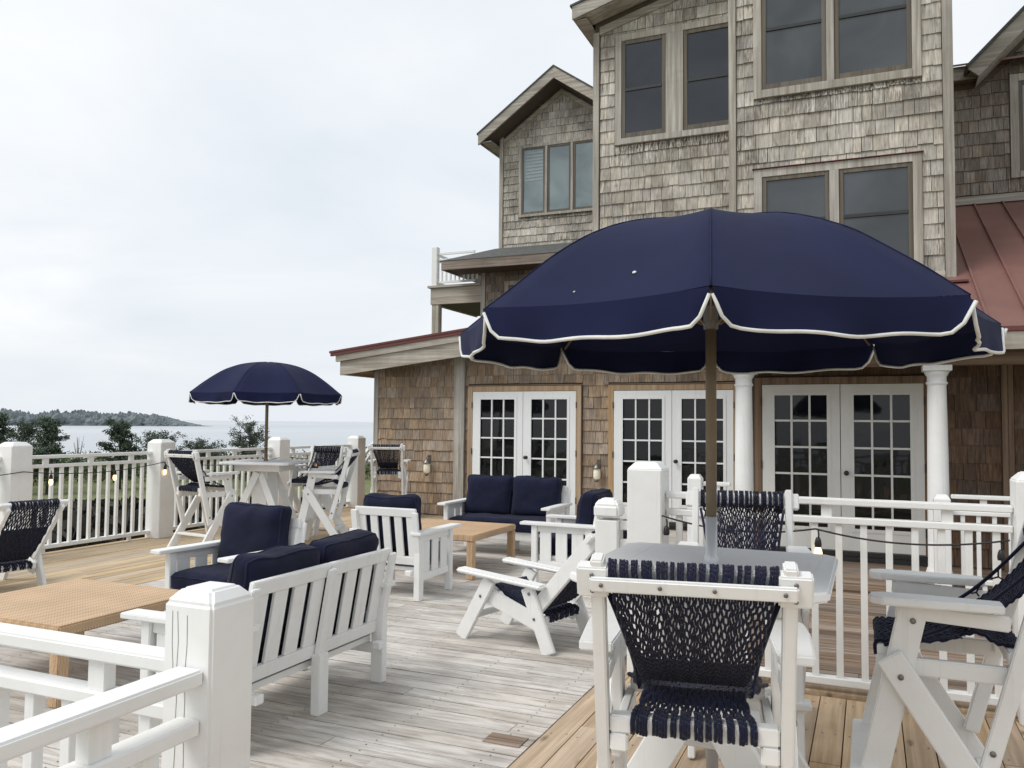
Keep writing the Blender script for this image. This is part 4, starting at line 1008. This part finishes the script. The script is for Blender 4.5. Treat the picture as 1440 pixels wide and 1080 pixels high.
for _ in range(15000):
    px=rn.uniform(-300,640); dep=14+42*rn.random()**.6; cap_=(1.6-.088*dep+4)*.93; hgt=min(cap_,rn.uniform(.3,2.6)) if dep>26 else rn.uniform(.2,.9)
    p=polar(px,dep,-4); sh=rn.random()*.9
    leafquad(m,p+Vector((rn.gauss(0,.2),rn.gauss(0,.2),hgt*rn.random()**.6)),.42,rn,(sh,0,0),.9)
    if _%2==0:
        a=rn.uniform(0,6.28); lx,ly=rn.gauss(0,.12),rn.gauss(0,.12); wv=rn.uniform(.03,.06)
        m.add([p+Vector((math.cos(a)*wv,math.sin(a)*wv,0)),p-Vector((math.cos(a)*wv,math.sin(a)*wv,0)),p+Vector((lx,ly,hgt))],[(0,1,2)],(min(1,sh+.3),0,0))
tag(m.build('thicket',M['thicket']),'dark tangled reeds and brush just below the deck railing','reeds',kind='stuff')
t=thing('dead_shrub','bare grey leafless shrub standing above the scrub before the water','shrub',polar(113,84)); m=MB()
for k in range(9):
    a=rn.uniform(0,6.28); m.tube([(0,0,0),(math.cos(a)*.15,math.sin(a)*.15,2.2),(math.cos(a)*rn.uniform(.2,.8),math.sin(a)*rn.uniform(.2,.8),rn.uniform(3.0,4.3))],.05,4,rf=lambda q:1-.75*q)
m.build('branch',M['bark'],t)
# wooded far shore
m=MB(); rn=random.Random(5)
def blob(c,rx,rz_,sh):
    n1,n2=11,7; vs=[];fs=[]
    for i in range(n2+1):
        th=math.pi/2*i/n2
        for k in range(n1):
            ph=2*math.pi*k/n1; d=Vector((math.cos(ph)*math.cos(th),math.sin(ph)*math.cos(th),math.sin(th)))
            q=1+.30*noise.noise(d*2.6+c*.05)+.10*noise.noise(d*6+c*.05); vs.append((c.x+d.x*rx*q,c.y+d.y*rx*q,c.z+d.z*rz_*q))
    for i in range(n2):
        for k in range(n1): fs.append((i*n1+k,i*n1+(k+1)%n1,(i+1)*n1+(k+1)%n1,(i+1)*n1+k))
    m.add(vs,fs,(sh,0,0),False)
for i in range(1900):
    px=rn.uniform(-420,279); dep=rn.uniform(980,1120)
    f=1.0 if px<215 else max(.12,1-(px-215)/72)
    hh_=(14.5+4*noise.noise(Vector((px*.03,0,0)))+2.5*noise.noise(Vector((px*.12,3,0))))*f
    blob(polar(px,dep,-5.5),rn.uniform(4,8.5),max(1.5,hh_*(rn.uniform(.80,1.02) if dep>1040 else rn.uniform(.45,.9))),rn.uniform(.1,1))
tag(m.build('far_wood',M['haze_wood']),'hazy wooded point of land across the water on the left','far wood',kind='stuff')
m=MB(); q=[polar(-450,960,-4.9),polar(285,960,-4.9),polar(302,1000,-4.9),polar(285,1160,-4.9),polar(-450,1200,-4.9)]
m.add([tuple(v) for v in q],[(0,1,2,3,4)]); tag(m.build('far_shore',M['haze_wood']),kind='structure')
